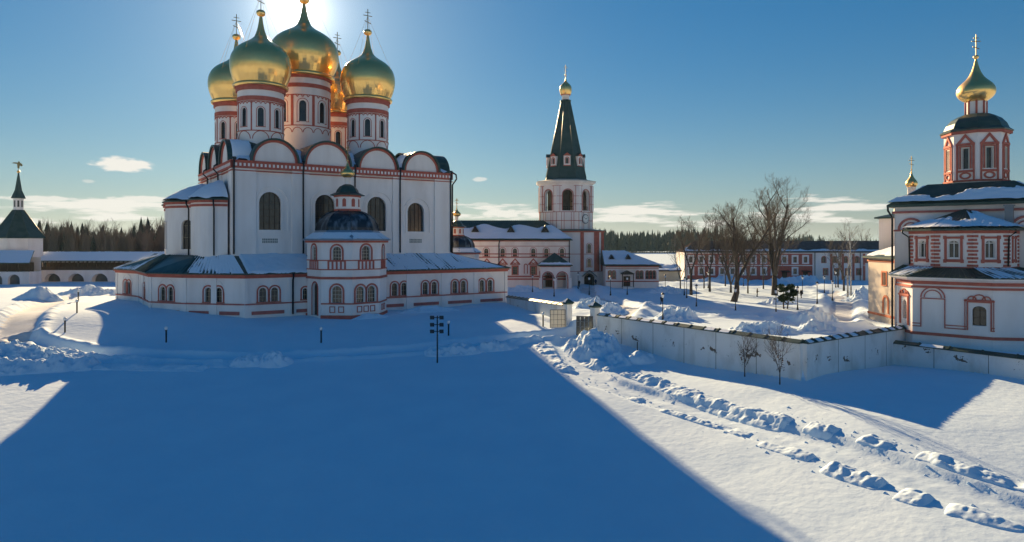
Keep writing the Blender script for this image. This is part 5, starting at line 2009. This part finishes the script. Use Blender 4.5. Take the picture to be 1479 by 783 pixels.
def berm(label, pts, width, h, seed, chunk=.7, gaps=.0, group=None, s=1.0):
    P = np.array(pts, float)
    seg = np.hypot(*(P[1:] - P[:-1]).T)
    T = np.concatenate([[0], np.cumsum(seg)])
    L = T[-1]
    n = int(min(420, L / .09))
    t = np.linspace(0, L, n)
    cx, cy = np.interp(t, T, P[:, 0]), np.interp(t, T, P[:, 1])
    cx = np.convolve(np.pad(cx, 8, 'edge'), np.ones(17) / 17, 'valid')
    cy = np.convolve(np.pad(cy, 8, 'edge'), np.ones(17) / 17, 'valid')
    dx, dy = np.gradient(cx), np.gradient(cy)
    l = np.hypot(dx, dy)
    nx, ny = -dy / l, dx / l
    w = np.linspace(-1, 1, 34)
    X = cx[:, None] + nx[:, None] * w[None] * width
    Y = cy[:, None] + ny[:, None] * w[None] * width
    q = np.abs(w)[None] + .55 * (fbm(X / 1.1, Y / 1.1, seed, 3) - .5)
    env = np.clip(1 - q, 0, 1) * ss(1.0, .80, np.abs(w))[None]
    ends = np.clip(np.minimum(t, L - t) / .8, 0, 1)[:, None]
    lump = .35 + 1.1 * fbm(t / 1.7, t * 0 + seed, seed, 3)[:, None]
    if gaps:
        lump = lump * ss(gaps - .12, gaps + .08, fbm(t / 2.4, t * 0 + seed, seed + 2, 2))[:, None]
    env = env * ends
    Z = terr_full(X, Y) + h * lump * (env * (1 - chunk * .5) + chunk * np.clip(env * 2.4, 0, 1) * (clods(X, Y, seed, s) - .22)) - .12 + .14 * ss(0, .08, env * np.minimum(lump, 1))
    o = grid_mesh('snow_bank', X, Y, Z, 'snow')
    return tag(o, label, 'snow bank', group)


mound('big sunlit heap of ploughed snow beside the bend of the road', -57.5, 77.0, 9.5, 4.6, 2.2, .1, 3, .55)
mound('small outlier of ploughed snow next to the big heap by the road bend', -49.6, 78.2, 2.6, 1.8, .8, .2, 31, .7)
mound('smooth bluish snow heap near the fortress wall arches', -82.5, 119, 4.2, 2.6, 2.4, 0, 4, .2, peak=.8)
mound('long broken snow ridge between road and cathedral gallery', -78.5, 129, 7.5, 3.0, 2.0, .05, 5, .4, peak=.8)
mound('lumpy shovelled snow heap beside the trench path below the cathedral apse', -29.2, 76.4, 2.4, 1.5, 1.25, .2, 6, .75)
mound('pointed shovelled snow heap in the shadow below the cathedral porch', -26.6, 76.2, 2.2, 1.5, 1.7, -.1, 7, .75)
mound('scatter of snow clods around the floodlight mast', -6.6, 81.0, 4.0, 1.8, 1.2, .25, 8, .8)
mound('ridge of snow clods between floodlight mast and gate path', -2.2, 82.6, 3.4, 1.6, 1.35, .3, 9, .8)
mound('tall shovelled snow heap in front of the barred gate leaf', 9.8, 81.8, 3.4, 4.2, 3.0, .3, 10, .4, peak=.85)
mound('lower chunky snow heap at the foot of the tall one by the gate', 11.8, 77.0, 2.4, 2.4, 1.1, .4, 11, .6)
mound('rounded snow covered bush or boulder below the long yard wall', 14.4, 76.8, 1.9, 1.4, 1.25, .2, 12, .35, peak=.6)
mound('snow heap just inside the gate behind the short wall', 13.4, 112, 3.6, 3.0, 2.3, 0, 13, .7)
mound('second snow heap inside the gate by the long wall', 15.6, 106, 2.8, 2.4, 1.6, .2, 14, .7)
mound('pointed snow heap behind the middle of the long yard wall', 23.6, 97.5, 3.4, 2.4, 2.3, .2, 15, .6)
mound('broad snow heap behind the outer corner of the yard wall', 31, 84, 4.6, 2.6, 1.6, -.2, 16, .65)
mound('tall snow heap beside the inner yard path', 41.5, 93.5, 4.2, 3.0, 2.8, .2, 17, .5)
mound('snow heap against the inner side of the church wall', 37.5, 84, 4.2, 2.2, 1.5, .4, 18, .65)
mound('snow heap in front of the red and white range', 58, 186, 9, 3, 2.2, 0, 19, .5)
mound('long snow heap below the doors of the red and white range', 78, 184, 10, 3, 2.2, 0, 20, .5)
mound('snow heap beside the lamp row on the far side of the yard', 66, 127, 5, 2.6, 2.2, .1, 21, .55)
mound('small snow heap at the foot of the old trees', 47, 121, 4, 2.0, 1.1, 0, 22, .6)
mound('low snow heap in front of the wing porch', 2, 152, 6, 3, 1.6, 0, 23, .5)
mound('snow swept up against the porch steps', -21.2, 101.6, 3.2, 1.4, .8, .5, 24, .4)
mound('snow drift against the cathedral gallery right of the porch', -13.5, 110, 6.0, 2.0, 1.1, .58, 25, .45)
mound('snow heap in the sunlit yard beyond the lamps', 34, 148, 6, 3, 1.5, .0, 26, .5)

berm('long chunky snow bank on the wall side of the track', [(6.9, 84.5), (9.0, 77), (11.8, 73.2), (14.6, 68.6), (17.0, 63.6), (19.2, 59.2), (21.0, 56.0), (22.2, 54.2)], 1.24, 0.48, 31, .7, .16, s=1.0)
berm('detached snow bank past the end of the long one on the wall side', [(22.9, 53.4), (23.8, 52.0), (24.5, 51.0)], 1.01, 0.46, 32, .7, .16, s=1.0)
berm('low crusted snow lump on the wall side of the track', [(25.3, 49.9), (26.1, 48.5), (26.7, 47.4)], 0.87, 0.34, 33, .7, .16, s=1.0)
berm('curving snow bank along the last stretch of the track', [(27.4, 46.4), (28.4, 45.0), (29.2, 43.4), (30.6, 41.8), (32.2, 40.2)], 0.97, 0.39, 34, .7, .16, s=1.0)
berm('broken snow bank beside the track near the gate, cathedral side', [(3.6, 84.5), (4.4, 80.5), (5.3, 77.0), (6.4, 73.6)], 1.29, 0.44, 35, .7, .16, s=1.0)
berm('isolated strip of snow clods on the cathedral side of the track', [(11.2, 66.2), (12.6, 64.6)], 0.74, 0.30, 36, .7, .16, s=1.0)
berm('chain of snow clods along the cathedral side of the track', [(13.6, 62.0), (15.2, 59.6), (16.6, 57.4), (17.9, 55.4), (18.7, 53.8)], 0.92, 0.39, 37, .7, .16, s=1.0)
berm('flattened snow clods on the cathedral side of the track', [(19.0, 52.2), (20.3, 49.8), (21.4, 47.8)], 0.92, 0.28, 38, .7, .16, s=1.0)
berm('thick snow bank on the cathedral side of the track', [(21.4, 46.8), (22.4, 44.6), (23.6, 42.8)], 1.06, 0.46, 39, .7, .16, s=1.0)
berm('wide snow bank where the cathedral side of the track ends', [(23.8, 42.2), (25.0, 40.2), (26.6, 38.4), (28.2, 36.8)], 1.15, 0.39, 40, .7, .16, s=1.0)
berm('crusted edge of the trench path in the cathedral shadow', [(-52, 79.0), (-44, 77.2), (-36, 75.8), (-31, 76)], 1.2, 0.34, 41, .8, .42)
berm('clods along the trench path towards the gate', [(-1, 84.4), (1.5, 86), (3.8, 87.2)], 1.3, 0.37, 42, .8)

berm('ragged old snow bank below the big heap by the road bend', [(-66, 72.5), (-58, 72.8), (-52, 74), (-45.5, 75.2)], 1.9, 1.5, 43, .55, s=1.1)
berm('low crusted snow line in the shade left of the lumpy heap', [(-46, 75.0), (-40, 74.4), (-33, 74.6)], 1.3, .5, 44, .7, .3)

# loose clods rolled off the banks
def loose_clods():
    rng = random.Random(5)
    spots = []
    for P, n, w in (([(6.9, 84.5), (11.8, 73.2), (17, 63.6), (22.2, 54.2), (27.4, 46.4), (32, 40)], 240, 1.5), ([(3.6, 84.5), (6.4, 73.6), (11.2, 66.2), (16.6, 57.4), (21.4, 47.4), (28, 36.8)], 220, 1.3),
                    ([(-31, 75.6), (-24, 76)], 50, 1.5), ([(-10, 80), (1, 83.5)], 130, 1.5), ([(-60, 76), (-46, 77)], 60, 2.5), ([(8, 79), (13, 75)], 70, 2.5)):
        for _ in range(n):
            i = rng.randrange(len(P) - 1)
            t = rng.random()
            spots.append((P[i][0] + (P[i + 1][0] - P[i][0]) * t + rng.gauss(0, w * .6), P[i][1] + (P[i + 1][1] - P[i][1]) * t + rng.gauss(0, w * .6)))
    xs, ys = np.array(spots).T
    zs = terr_full(xs, ys)
    mb = MB()
    for x, y, z in zip(xs, ys, zs):
        r = .05 + .13 * rng.random() ** 2
        v = [(x + r * rng.uniform(.6, 1.2) * a, y + r * rng.uniform(.6, 1.2) * b, z + r * .7 * c * rng.uniform(.7, 1.2)) for a, b, c in ((1, 0, 0), (-1, 0, 0), (0, 1, 0), (0, -1, 0), (0, 0, 1), (0, 0, -1))]
        mb.add(v, [(0, 2, 4), (2, 1, 4), (1, 3, 4), (3, 0, 4), (2, 0, 5), (1, 2, 5), (3, 1, 5), (0, 3, 5)])
    o = mb.build('snow_clods', 'snow', None, 'stuff')
    tag(o, 'loose clods of snow scattered beside the banks and heaps', 'snow')


loose_clods()

# ================================================================= lamps, masts
lamp_proto = thing('street_lamp', 'black street lamp with pale lantern standing in the snowy yard', 'street lamp', (0, 0, 0), 0, 'street lamps in the yard')
k = MB()
k.lathe((0, 0), [(.16, -.3), (.16, .25), (.11, .35), (.10, .8), (.065, .9), (.05, 3.05), (.09, 3.1), (.03, 3.15)], 10)
k.build('post', 'black_metal', lamp_proto)
k = MB()
k.lathe((0, 0), [(.11, 3.12), (.17, 3.2), (.21, 3.55), (.22, 3.6)], 8)
la_ = k.build('lantern', 'lamp_glass', lamp_proto)
k = MB()
k.lathe((0, 0), [(.27, 3.58), (.27, 3.62), (.13, 3.78), (.04, 3.82), (.03, 3.95), (.0, 3.98)], 8)
k.build('cap', 'black_metal', la_)
yard_lamps = [(19.4, 134.3), (21.2, 95.9), (30.9, 114.3), (34.4, 134.3), (35.5, 140.5), (35.2, 107.4), (39.6, 102.3), (45.9, 109.6), (52.8, 118.0), (60.8, 129.4), (61.8, 145.1), (69.3, 151.3),
              (34.0, 151.3), (4.5, 149.2), (8.4, 136.0), (16.0, 141.3), (24, 142), (15.5, 160), (46, 160), (75, 158), (57, 168)]
LAMP_NOTES = {1: 'close behind the long yard wall', 5: 'before the foot of the leaning tree', 6: 'left of the small pine', 7: 'right of the small pine', 8: 'nearest the tall heap by the yard path',
              12: 'at the edge of the sunlit field behind the annex', 13: 'in front of the wing', 14: 'between wing porch and short wall', 15: 'in front of the bell tower door', 16: 'in front of the annex steps',
              17: 'close against the bell tower', 20: 'in front of the red range doors'}
for i, (x, y) in enumerate(yard_lamps):
    o = lamp_proto if i == 0 else copy_tree(lamp_proto)
    o.location = (x, y, zt(x, y))
    if i in LAMP_NOTES:
        o['label'] = 'black street lamp with pale lantern ' + LAMP_NOTES[i]

pl_proto = thing('path_lamp', 'low dark path lamp with snow covered globe in the snow below the cathedral', 'path lamp', (0, 0, 0), 0, 'path lamps below the cathedral')
k = MB()
k.lathe((0, 0), [(.10, -.4), (.10, 1.45), (.14, 1.5), (.14, 1.55)], 10)
k.build('post', 'black_metal', pl_proto)
k = MB()
k.lathe((0, 0), [(.05, 1.52), (.17, 1.62), (.21, 1.76), (.18, 1.90), (.08, 2.0), (.0, 2.02)], 12)
k.build('globe', 'lamp_glass', pl_proto)
for i, (x, y) in enumerate([(-43.2, 85.2), (-23.9, 85.4), (-8.3, 89.2), (4.3, 94.3), (-58.6, 89.4), (-62.9, 98.6), (-72.5, 114)]):
    o = pl_proto if i == 0 else copy_tree(pl_proto)
    o.location = (x, y, zt(x, y))
    if i >= 4:
        o['label'] = 'low path lamp with globe standing in sunlit snow beside the road'
        o['group'] = 'path lamps by the road'
    if i == 3:
        o['label'] = 'low path lamp with globe beside the pale gate leaf'
        del o['group']

ms_ = thing('floodlight_mast', 'dark mast with three crossbars of floodlights standing in the shaded snow', 'floodlight mast', (-8.4, 76.7, zt(-8.4, 76.7)), 0)
k = MB()
k.tube([(0, 0, -.5), (0, 0, 5.3)], [.085, .07], 8)
k.build('mast', 'black_metal', ms_)
for z in (3.55, 4.3, 5.1):
    MB().box(-.62, .62, -.04, .04, z - .04, z + .04).build('crossbar', 'black_metal', ms_)
    for x in (-.55, .05 + .45):
        k = MB()
        c, s_ = math.cos(.35), math.sin(.35)
        R_ = lambda px, py, pz, X=x, Z=z: (X + px, py * c - pz * s_ - .16, Z + .05 + py * s_ + pz * c)
        k.loft([[R_(-.24, -.16, -.20), R_(.24, -.16, -.20), R_(.24, -.16, .20), R_(-.24, -.16, .20)], [R_(-.22, .02, -.18), R_(.22, .02, -.18), R_(.22, .02, .18), R_(-.22, .02, .18)], [R_(-.1, .16, -.09), R_(.1, .16, -.09), R_(.1, .16, .09), R_(-.1, .16, .09)]])
        fl_ = k.build('floodlight', 'black_metal', ms_)
        k = MB()
        k.loft([[R_(-.2, -.165, -.16), R_(.2, -.165, -.16), R_(.2, -.165, .16), R_(-.2, -.165, .16)], [R_(-.2, -.175, -.16), R_(.2, -.175, -.16), R_(.2, -.175, .16), R_(-.2, -.175, .16)]])
        k.build('lens', 'glass', fl_)
po = MB()
po.tube([(0, 0, -.4), (.02, 0, 1.5)], .06, 6)
po = po.build('marker_post', 'wood')
po.location = (14.6, 79.5, zt(14.6, 79.5))
tag(po, 'short dark wooden post below the long yard wall', 'post')

# ================================================================= trees
def bare_tree(label, x, y, h, seed, stems=3, spread=.5, rt=.30, fork=.25, lean=(0, 0), bark='bark', levels=4, dens=1.0, name='bare_tree', group=None, droop=0.0):
    rng = random.Random(seed)
    wood, twigs = MB(), MB()

    def grow_(p, d, L, r, lev):
        n = 5 if lev < 2 else 3
        pts, rads = [p], [r]
        q, dr = np.array(p, float), np.array(d, float)
        end = r * (.45 if lev < levels else .3)
        for i in range(n):
            dr = dr + np.array((rng.gauss(0, .09), rng.gauss(0, .09), (.07 if lev else .05) - droop * lev * .05))
            dr /= np.linalg.norm(dr)
            q = q + dr * L / n
            pts.append(tuple(q))
            rads.append(r + (end - r) * (i + 1) / n)
        if lev <= 1:
            wood.tube(pts, rads, 7 if lev == 0 else 5)
        else:
            twigs.twig(pts, rads, rng.uniform(-.6, .6))
        if lev >= levels:
            return
        cnt = int((9, 8, 7, 6, 4)[lev] * dens)
        for c in range(cnt):
            t = .25 + .75 * (c + rng.random()) / cnt if lev else .22 + .78 * (c + rng.random()) / cnt
            i = min(n - 1, int(t * n))
            a = np.array(pts[i]) + (np.array(pts[i + 1]) - np.array(pts[i])) * (t * n - i)
            ax = np.array(pts[i + 1]) - np.array(pts[i])
            ax /= np.linalg.norm(ax)
            s = np.array((rng.gauss(0, 1), rng.gauss(0, 1), rng.gauss(0, .45)))
            s -= ax * s.dot(ax)
            s /= np.linalg.norm(s) + 1e-6
            ang = rng.uniform(.5, 1.05)
            nd = ax * math.cos(ang) + s * math.sin(ang) + np.array((0, 0, .10))
            nd /= np.linalg.norm(nd)
            rr = max(.014, rads[i] * rng.uniform(.36, .52))
            grow_(tuple(a), tuple(nd), L * rng.uniform(.38, .62) * (1.1 - .4 * t), rr, lev + 1)

    fz = h * fork
    tp = [(0, 0, -.4), (lean[0] * .3, lean[1] * .3, fz * .5), (lean[0] * fz / h * 1.4, lean[1] * fz / h * 1.4, fz)]
    wood.tube(tp, [rt * 1.3, rt, rt * .85], 9)
    for i in range(stems):
        a = 2 * math.pi * i / stems + rng.uniform(-.5, .5)
        sp = spread * rng.uniform(.5, 1.1) if stems > 1 else .05
        d = np.array((math.cos(a) * sp + lean[0] / h, math.sin(a) * sp + lean[1] / h, 1.0))
        d /= np.linalg.norm(d)
        grow_(tp[-1], tuple(d), (h - fz) * rng.uniform(.78, .98), rt * (.75 if stems > 1 else .85) * rng.uniform(.7, 1), 0)
    o = thing(name, label, 'tree', (x, y, zt(x, y)), 0, group)
    wood.build('trunk', bark, o)
    twigs.build('crown', 'twig', o, fix=False)
    return o


bare_tree('tallest bare tree in the yard with broad vase shaped crown', 54.4, 141.3, 19.6, 11, 4, .40, .55, .20, dens=1.0)
bare_tree('leaning bare tree with dark forked trunk beside the tallest tree', 41.0, 126.4, 16.2, 5, 3, .34, .50, .22, (2.2, 0), dens=1.0)
bare_tree('slender bare tree by the left end of the red range', 37.1, 141.3, 15.5, 21, 2, .35, .28, .3, dens=.9)
bare_tree('brownish bushy bare tree between the two big ones', 47.5, 148, 13.5, 33, 5, .5, .22, .12, dens=1.0)
bare_tree('thin bare tree behind the leaning one', 43.5, 150, 16, 35, 2, .4, .22, .3, dens=.9)
for (x_, y_, h_, sd, lb) in ((44.5, 158, 12, 81, 'thin grey tree in front of the left windows of the red range'), (51, 163, 12.5, 82, 'thin twiggy tree close to the red range, left of its doors'),
                            (57.5, 156, 11.5, 83, 'young tree with dense twigs right behind the tallest tree'), (39.5, 160, 11, 84, 'young tree at the left corner of the red range'),
                            (50.5, 146, 11, 85, 'short brown twiggy tree under the crown of the tallest tree'), (76.5, 160, 12, 86, 'twiggy tree before the pale end of the red range')):
    bare_tree(lb, x_, y_, h_, sd, 3, .35, .15, .2, dens=.85, levels=3)
bare_tree('tall thin pale barked birch near the side block', 64.5, 131, 14.5, 41, 1, .1, .16, .4, bark='birch', dens=.8, levels=3)
bare_tree('second thin birch behind the first near the side block', 67.6, 136, 13, 43, 1, .1, .14, .4, bark='birch', dens=.8, levels=3)
bare_tree('spreading bare shrub tree in front of the arched gate', 73, 150, 10.5, 45, 3, .6, .2, .25, dens=.8, levels=3)
bare_tree('bare tree between lamps in front of the red range doors', 62, 160, 11, 47, 3, .5, .2, .25, dens=.8, levels=3)
bare_tree('bare crowned tree rising behind the red range roof', 88, 226, 12, 51, 3, .6, .25, .3, dens=.8, levels=3)
bare_tree('tall bare tree behind the red range, beside the side block', 116, 232, 14, 53, 4, .6, .3, .3, dens=.9, levels=3)
bare_tree('twiggy bare tree behind the far end of the red range', 104, 238, 12.5, 55, 3, .6, .25, .3, dens=.8, levels=3)
bare_tree('bare tree behind the red range roof, beyond the birches', 128, 246, 14, 57, 3, .6, .25, .3, dens=.8, levels=3)
bare_tree('big bare tree rising out of the forest beyond the fortress wall', -150, 248, 18, 61, 4, .6, .35, .3, dens=.9, levels=3)
bare_tree('bare tree right behind the corner tower spire', -172, 240, 17.5, 63, 4, .6, .35, .3, dens=.9, levels=3)
bare_tree('second bare tree rising out of the forest beyond the fortress wall', -139, 255, 17.5, 65, 3, .6, .3, .3, dens=.9, levels=3)


def sapling(label, x, y, h, seed):
    o = bare_tree(label, x, y, h, seed, 3, .3, .055, .22, dens=1.0, levels=2, name='sapling')
    rng = random.Random(seed)
    lf = MB()
    for _ in range(46):
        a, r = rng.uniform(0, 6.28), rng.uniform(.2, .9)
        p = np.array((r * math.cos(a) * .6, r * math.sin(a) * .6, h * rng.uniform(.28, .75)))
        v = [tuple(p + np.array((rng.gauss(0, .07), rng.gauss(0, .07), rng.gauss(0, .07)))) for _ in range(4)]
        lf.add(v, [(0, 1, 2), (0, 2, 3)])
    lf.build('dry_leaves', 'dry_leaf', o, 'stuff')


sapling('leafless sapling below the long yard wall', 23.0, 67.4, 4.0, 71)
sapling('sapling with a few dry leaves near the outer wall corner', 24.9, 63.4, 4.6, 73)

# small bushy pine in the yard
pn = thing('pine_tree', 'small bushy dark green pine with flat top in the sunlit yard', 'tree', (44.7, 111.5, zt(44.7, 111.5)), 0)
k = MB()
k.tube([(-.25, 0, -.3), (-.35, 0, 1.2), (-.2, .1, 3.4)], [.14, .11, .04], 7)
k.tube([(.3, 0, -.3), (.45, 0, 1.1), (.3, .1, 3.0)], [.12, .1, .04], 7)
k.build('trunk', 'bark', pn)
rng = random.Random(9)
k = MB()
clumps = [(rng.uniform(-1.5, 1.5), rng.uniform(-1.3, 1.3), rng.uniform(1.4, 4.0)) for _ in range(17)]
for _ in range(400):
    q = clumps[rng.randrange(len(clumps))]
    c = np.array((q[0] * (1.15 - .12 * q[2]) + rng.gauss(0, .30), q[1] * (1.15 - .12 * q[2]) + rng.gauss(0, .30), q[2] + rng.gauss(0, .18)))
    for _ in range(7):
        d = np.array((rng.gauss(0, 1) + c[0] * .5, rng.gauss(0, 1) + c[1] * .5, rng.gauss(.5, .8)))
        d = d / np.linalg.norm(d) * rng.uniform(.22, .42)
        s = np.cross(d, (rng.gauss(0, 1), rng.gauss(0, 1), rng.gauss(0, 1)))
        s = s / (np.linalg.norm(s) + 1e-6) * .11
        k.add([tuple(c - s), tuple(c + s), tuple(c + d)], [(0, 1, 2)])
k.build('crown', 'pine', pn, fix=False)


def forest(name, label, pts, hh, seed, m, brush=0.0):
    """many far trees in one object: jagged conifers, or bare crowns as fans of twigs"""
    rng = random.Random(seed)
    mb = MB()
    for x, y in pts:
        h = (hh[0] + (hh[1] - hh[0]) * rng.random()) * (.80 + .40 * float(fbm(np.array([x / 16.0]), np.array([y / 40.0]), seed, 3)[0]))
        z0 = -.5
        if rng.random() < brush:
            k = rng.randint(44, 56)
            mb.add([(x - .18, y, z0), (x + .18, y, z0), (x + .08, y, z0 + h * .8), (x - .08, y, z0 + h * .8)], [(0, 1, 2, 3)], 1)
            for _ in range(k):
                a, b = rng.uniform(0, 6.283), rng.uniform(.25, 1.0)
                zb = z0 + h * rng.uniform(.25, .75)
                L = h * rng.uniform(.15, .32)
                dx, dy, dz = math.cos(a) * b * L * .6, math.sin(a) * b * L * .6, L
                w = rng.uniform(.08, .2)
                mb.add([(x - w, y, zb), (x + w, y, zb), (x + dx, y + dy, zb + dz)], [(0, 1, 2)], 1)
                mb.add([(x + dx * .4 - w * .7, y + dy * .4, zb + dz * .4), (x + dx * .4 + w * .7, y + dy * .4, zb + dz * .4), (x + dx * .2 + rng.gauss(0, .8), y + dy * .4, zb + dz * rng.uniform(.8, 1.1))], [(0, 1, 2)], 1)
        else:
            r = h * rng.uniform(.12, .23)
            tiers = 6
            mb.add([(x - .2, y, z0), (x + .2, y, z0), (x, y, z0 + h * .5)], [(0, 1, 2)], 1)
            for t in range(tiers):
                zb = z0 + h * (.14 + .80 * t / tiers)
                ztp = z0 + h * (.14 + .80 * t / tiers + .30 * (1 - .55 * t / tiers)) if t < tiers - 1 else z0 + h
                rt_ = r * (1 - t / tiers) ** .85 + .25
                n = 9
                a0 = rng.uniform(0, 6.28)
                ring_ = []
                for i in range(n):
                    q = rt_ * (1.0 if i % 2 == 0 else .55) * rng.uniform(.75, 1.2)
                    ring_.append((x + q * math.cos(a0 + 6.283 * i / n), y + q * math.sin(a0 + 6.283 * i / n), zb - rng.uniform(0, .05) * h))
                mb.add(ring_ + [(x + rng.gauss(0, .1), y, min(ztp, z0 + h))], [(i, (i + 1) % n, n) for i in range(n)], 0)
    o = mb.build(name, [m, 'brush'], None, 'stuff', False)
    return tag(o, label, 'forest')


rng = random.Random(77)
forest('near_forest', 'brown leafless forest with dark conifers beyond the fortress wall', [(rng.uniform(-330, -58), rng.uniform(232, 262)) for _ in range(900)], (12.5, 19), 3, 'needles', .93)
forest('near_forest', 'row of dark conifers above the brown forest beyond the fortress wall', [(rng.uniform(-360, -60), rng.uniform(262, 310)) for _ in range(560)], (14, 21.5), 4, 'needles', .62)
forest('far_forest', 'dark conifer forest on the far shore behind the annex', [(rng.uniform(10, 215), rng.uniform(690, 760)) for _ in range(620)], (18, 26), 5, 'needles', .03)
forest('far_forest', 'thinning dark forest on the far shore behind the red range', [(rng.uniform(190, 420), rng.uniform(900, 1000)) for _ in range(520)], (14, 22), 6, 'needles', .1)
forest('distant_forest', 'very distant low line of forest along the horizon', [(rng.uniform(-500, 1900), rng.uniform(1650, 1850)) for _ in range(1100)], (14, 22), 7, 'needles', .0)

# ================================================================= people
def person(label, x, y, rot, stride, coat, arm=.0, h=1.74):
    """one continuous skinned figure in winter clothes"""
    k = h / 1.74
    V = {'pel': (0, 0, .95), 'chest': (0, -.02, 1.28), 'neck': (0, -.03, 1.50), 'head': (0, -.06, 1.62), 'top': (0, -.05, 1.74)}
    E_ = [('pel', 'chest'), ('chest', 'neck'), ('neck', 'head'), ('head', 'top')]
    Rd = {'pel': (.20, .16), 'chest': (.22, .15), 'neck': (.075, .075), 'head': (.105, .12), 'top': (.07, .08)}
    for s, n in ((-1, 'l'), (1, 'r')):
        st = stride * s
        V.update({'hip' + n: (.10 * s, 0, .86), 'kn' + n: (.11 * s, -.10 * abs(st) - .45 * st * .5, .48), 'an' + n: (.11 * s, -.45 * st + .05, .09), 'to' + n: (.12 * s, -.45 * st - .14, .04)})
        E_ += [('pel', 'hip' + n), ('hip' + n, 'kn' + n), ('kn' + n, 'an' + n), ('an' + n, 'to' + n)]
        Rd.update({'hip' + n: (.12, .13), 'kn' + n: (.075, .08), 'an' + n: (.06, .065), 'to' + n: (.05, .045)})
        V.update({'sh' + n: (.20 * s, -.01, 1.42), 'el' + n: (.27 * s, .06 * st - .06 * arm, 1.14), 'wr' + n: (.25 * s - .10 * s * arm, .22 * st - .12 - .22 * arm, .92 + .16 * arm), 'ha' + n: (.24 * s - .12 * s * arm, .22 * st - .16 - .26 * arm, .83 + .2 * arm)})
        E_ += [('chest', 'sh' + n), ('sh' + n, 'el' + n), ('el' + n, 'wr' + n), ('wr' + n, 'ha' + n)]
        Rd.update({'sh' + n: (.085, .085), 'el' + n: (.062, .065), 'wr' + n: (.05, .05), 'ha' + n: (.045, .05)})
    ks = list(V)
    me = bpy.data.meshes.new('person')
    me.from_pydata([tuple(c * k for c in V[a]) for a in ks], [(ks.index(a), ks.index(b)) for a, b in E_], [])
    o = link('person', me)
    o.modifiers.new('skin', 'SKIN')
    if not me.skin_vertices:
        me.attributes.new('skin', 'FLOAT', 'POINT') if False else None
    if me.skin_vertices:
        for i, a in enumerate(ks):
            me.skin_vertices[0].data[i].radius = (Rd[a][0] * k, Rd[a][1] * k)
            me.skin_vertices[0].data[i].use_root = (a == 'pel')
    else:
        bpy.context.view_layer.objects.active = o
        bpy.ops.mesh.customdata_skin_add()
        for i, a in enumerate(ks):
            me.skin_vertices[0].data[i].radius = (Rd[a][0] * k, Rd[a][1] * k)
            me.skin_vertices[0].data[i].use_root = (a == 'pel')
    o.modifiers.new('sub', 'SUBSURF').levels = 1
    o.modifiers['sub'].render_levels = 1
    m = MATS.get('person_' + coat)
    if m is None:
        m = mat('person_' + coat, (.02, .02, .025), .9)
        nt = m.node_tree
        tc = nt.nodes.new('ShaderNodeTexCoord')
        sp_ = nt.nodes.new('ShaderNodeSeparateXYZ')
        nt.links.new(tc.outputs['Object'], sp_.inputs[0])
        rp = nt.nodes.new('ShaderNodeValToRGB')
        rp.color_ramp.interpolation = 'CONSTANT'
        c_ = {'dark': (.022, .022, .028, 1), 'blue': (.03, .045, .10, 1), 'brown': (.07, .045, .03, 1)}[coat]
        el = rp.color_ramp.elements
        el[0].position, el[0].color = 0, (.015, .015, .018, 1)
        el[1].position, el[1].color = .40, c_
        for p, cc in ((.765, (.5, .32, .25, 1)), (.84, (.03, .028, .03, 1))):
            e = el.new(p)
            e.color = cc
        dv = nt.nodes.new('ShaderNodeMath')
        dv.operation = 'DIVIDE'
        dv.inputs[1].default_value = 2.0
        nt.links.new(sp_.outputs[2], dv.inputs[0])
        nt.links.new(dv.outputs[0], rp.inputs[0])
        nt.links.new(rp.outputs[0], nt.nodes['Principled BSDF'].inputs['Base Color'])
    me.materials.append(m)
    o.location = (x, y, zt(x, y) - .03)
    o.rotation_euler = (0, 0, rot)
    return tag(o, label, 'person')


person('person in dark winter clothes walking on the path behind the long wall', 25.9, 118, R(20), .5, 'dark')
person('person in a dark coat bending forward beside the old trees', 49.5, 137.7, R(80), .2, 'brown', .8)
person('person in dark clothes walking by the lamps near the red range doors', 56.4, 133, R(-60), .5, 'dark')
person('person in a blue jacket standing in front of the bell tower door', 20.6, 168, R(10), .15, 'blue')
person('second walker near the annex steps, hands together', 16.4, 166.5, R(-20), .3, 'dark', .6)

# ================================================================= air
def haze():
    m = bpy.data.materials.new('haze')
    m.use_nodes = True
    nt = m.node_tree
    nt.nodes.remove(nt.nodes['Principled BSDF'])
    v = nt.nodes.new('ShaderNodeVolumePrincipled')
    v.inputs['Color'].default_value = (.50, .78, 1.0, 1)
    v.inputs['Density'].default_value = HAZE_DENSITY
    v.inputs['Anisotropy'].default_value = .25
    nt.links.new(v.outputs[0], nt.nodes['Material Output'].inputs['Volume'])
    MATS['haze'] = m
    MB().box(-9400, 9400, -900, 11500, -14, 64).build('haze', 'haze', None, 'stuff')


HAZE_DENSITY = .00006
haze()
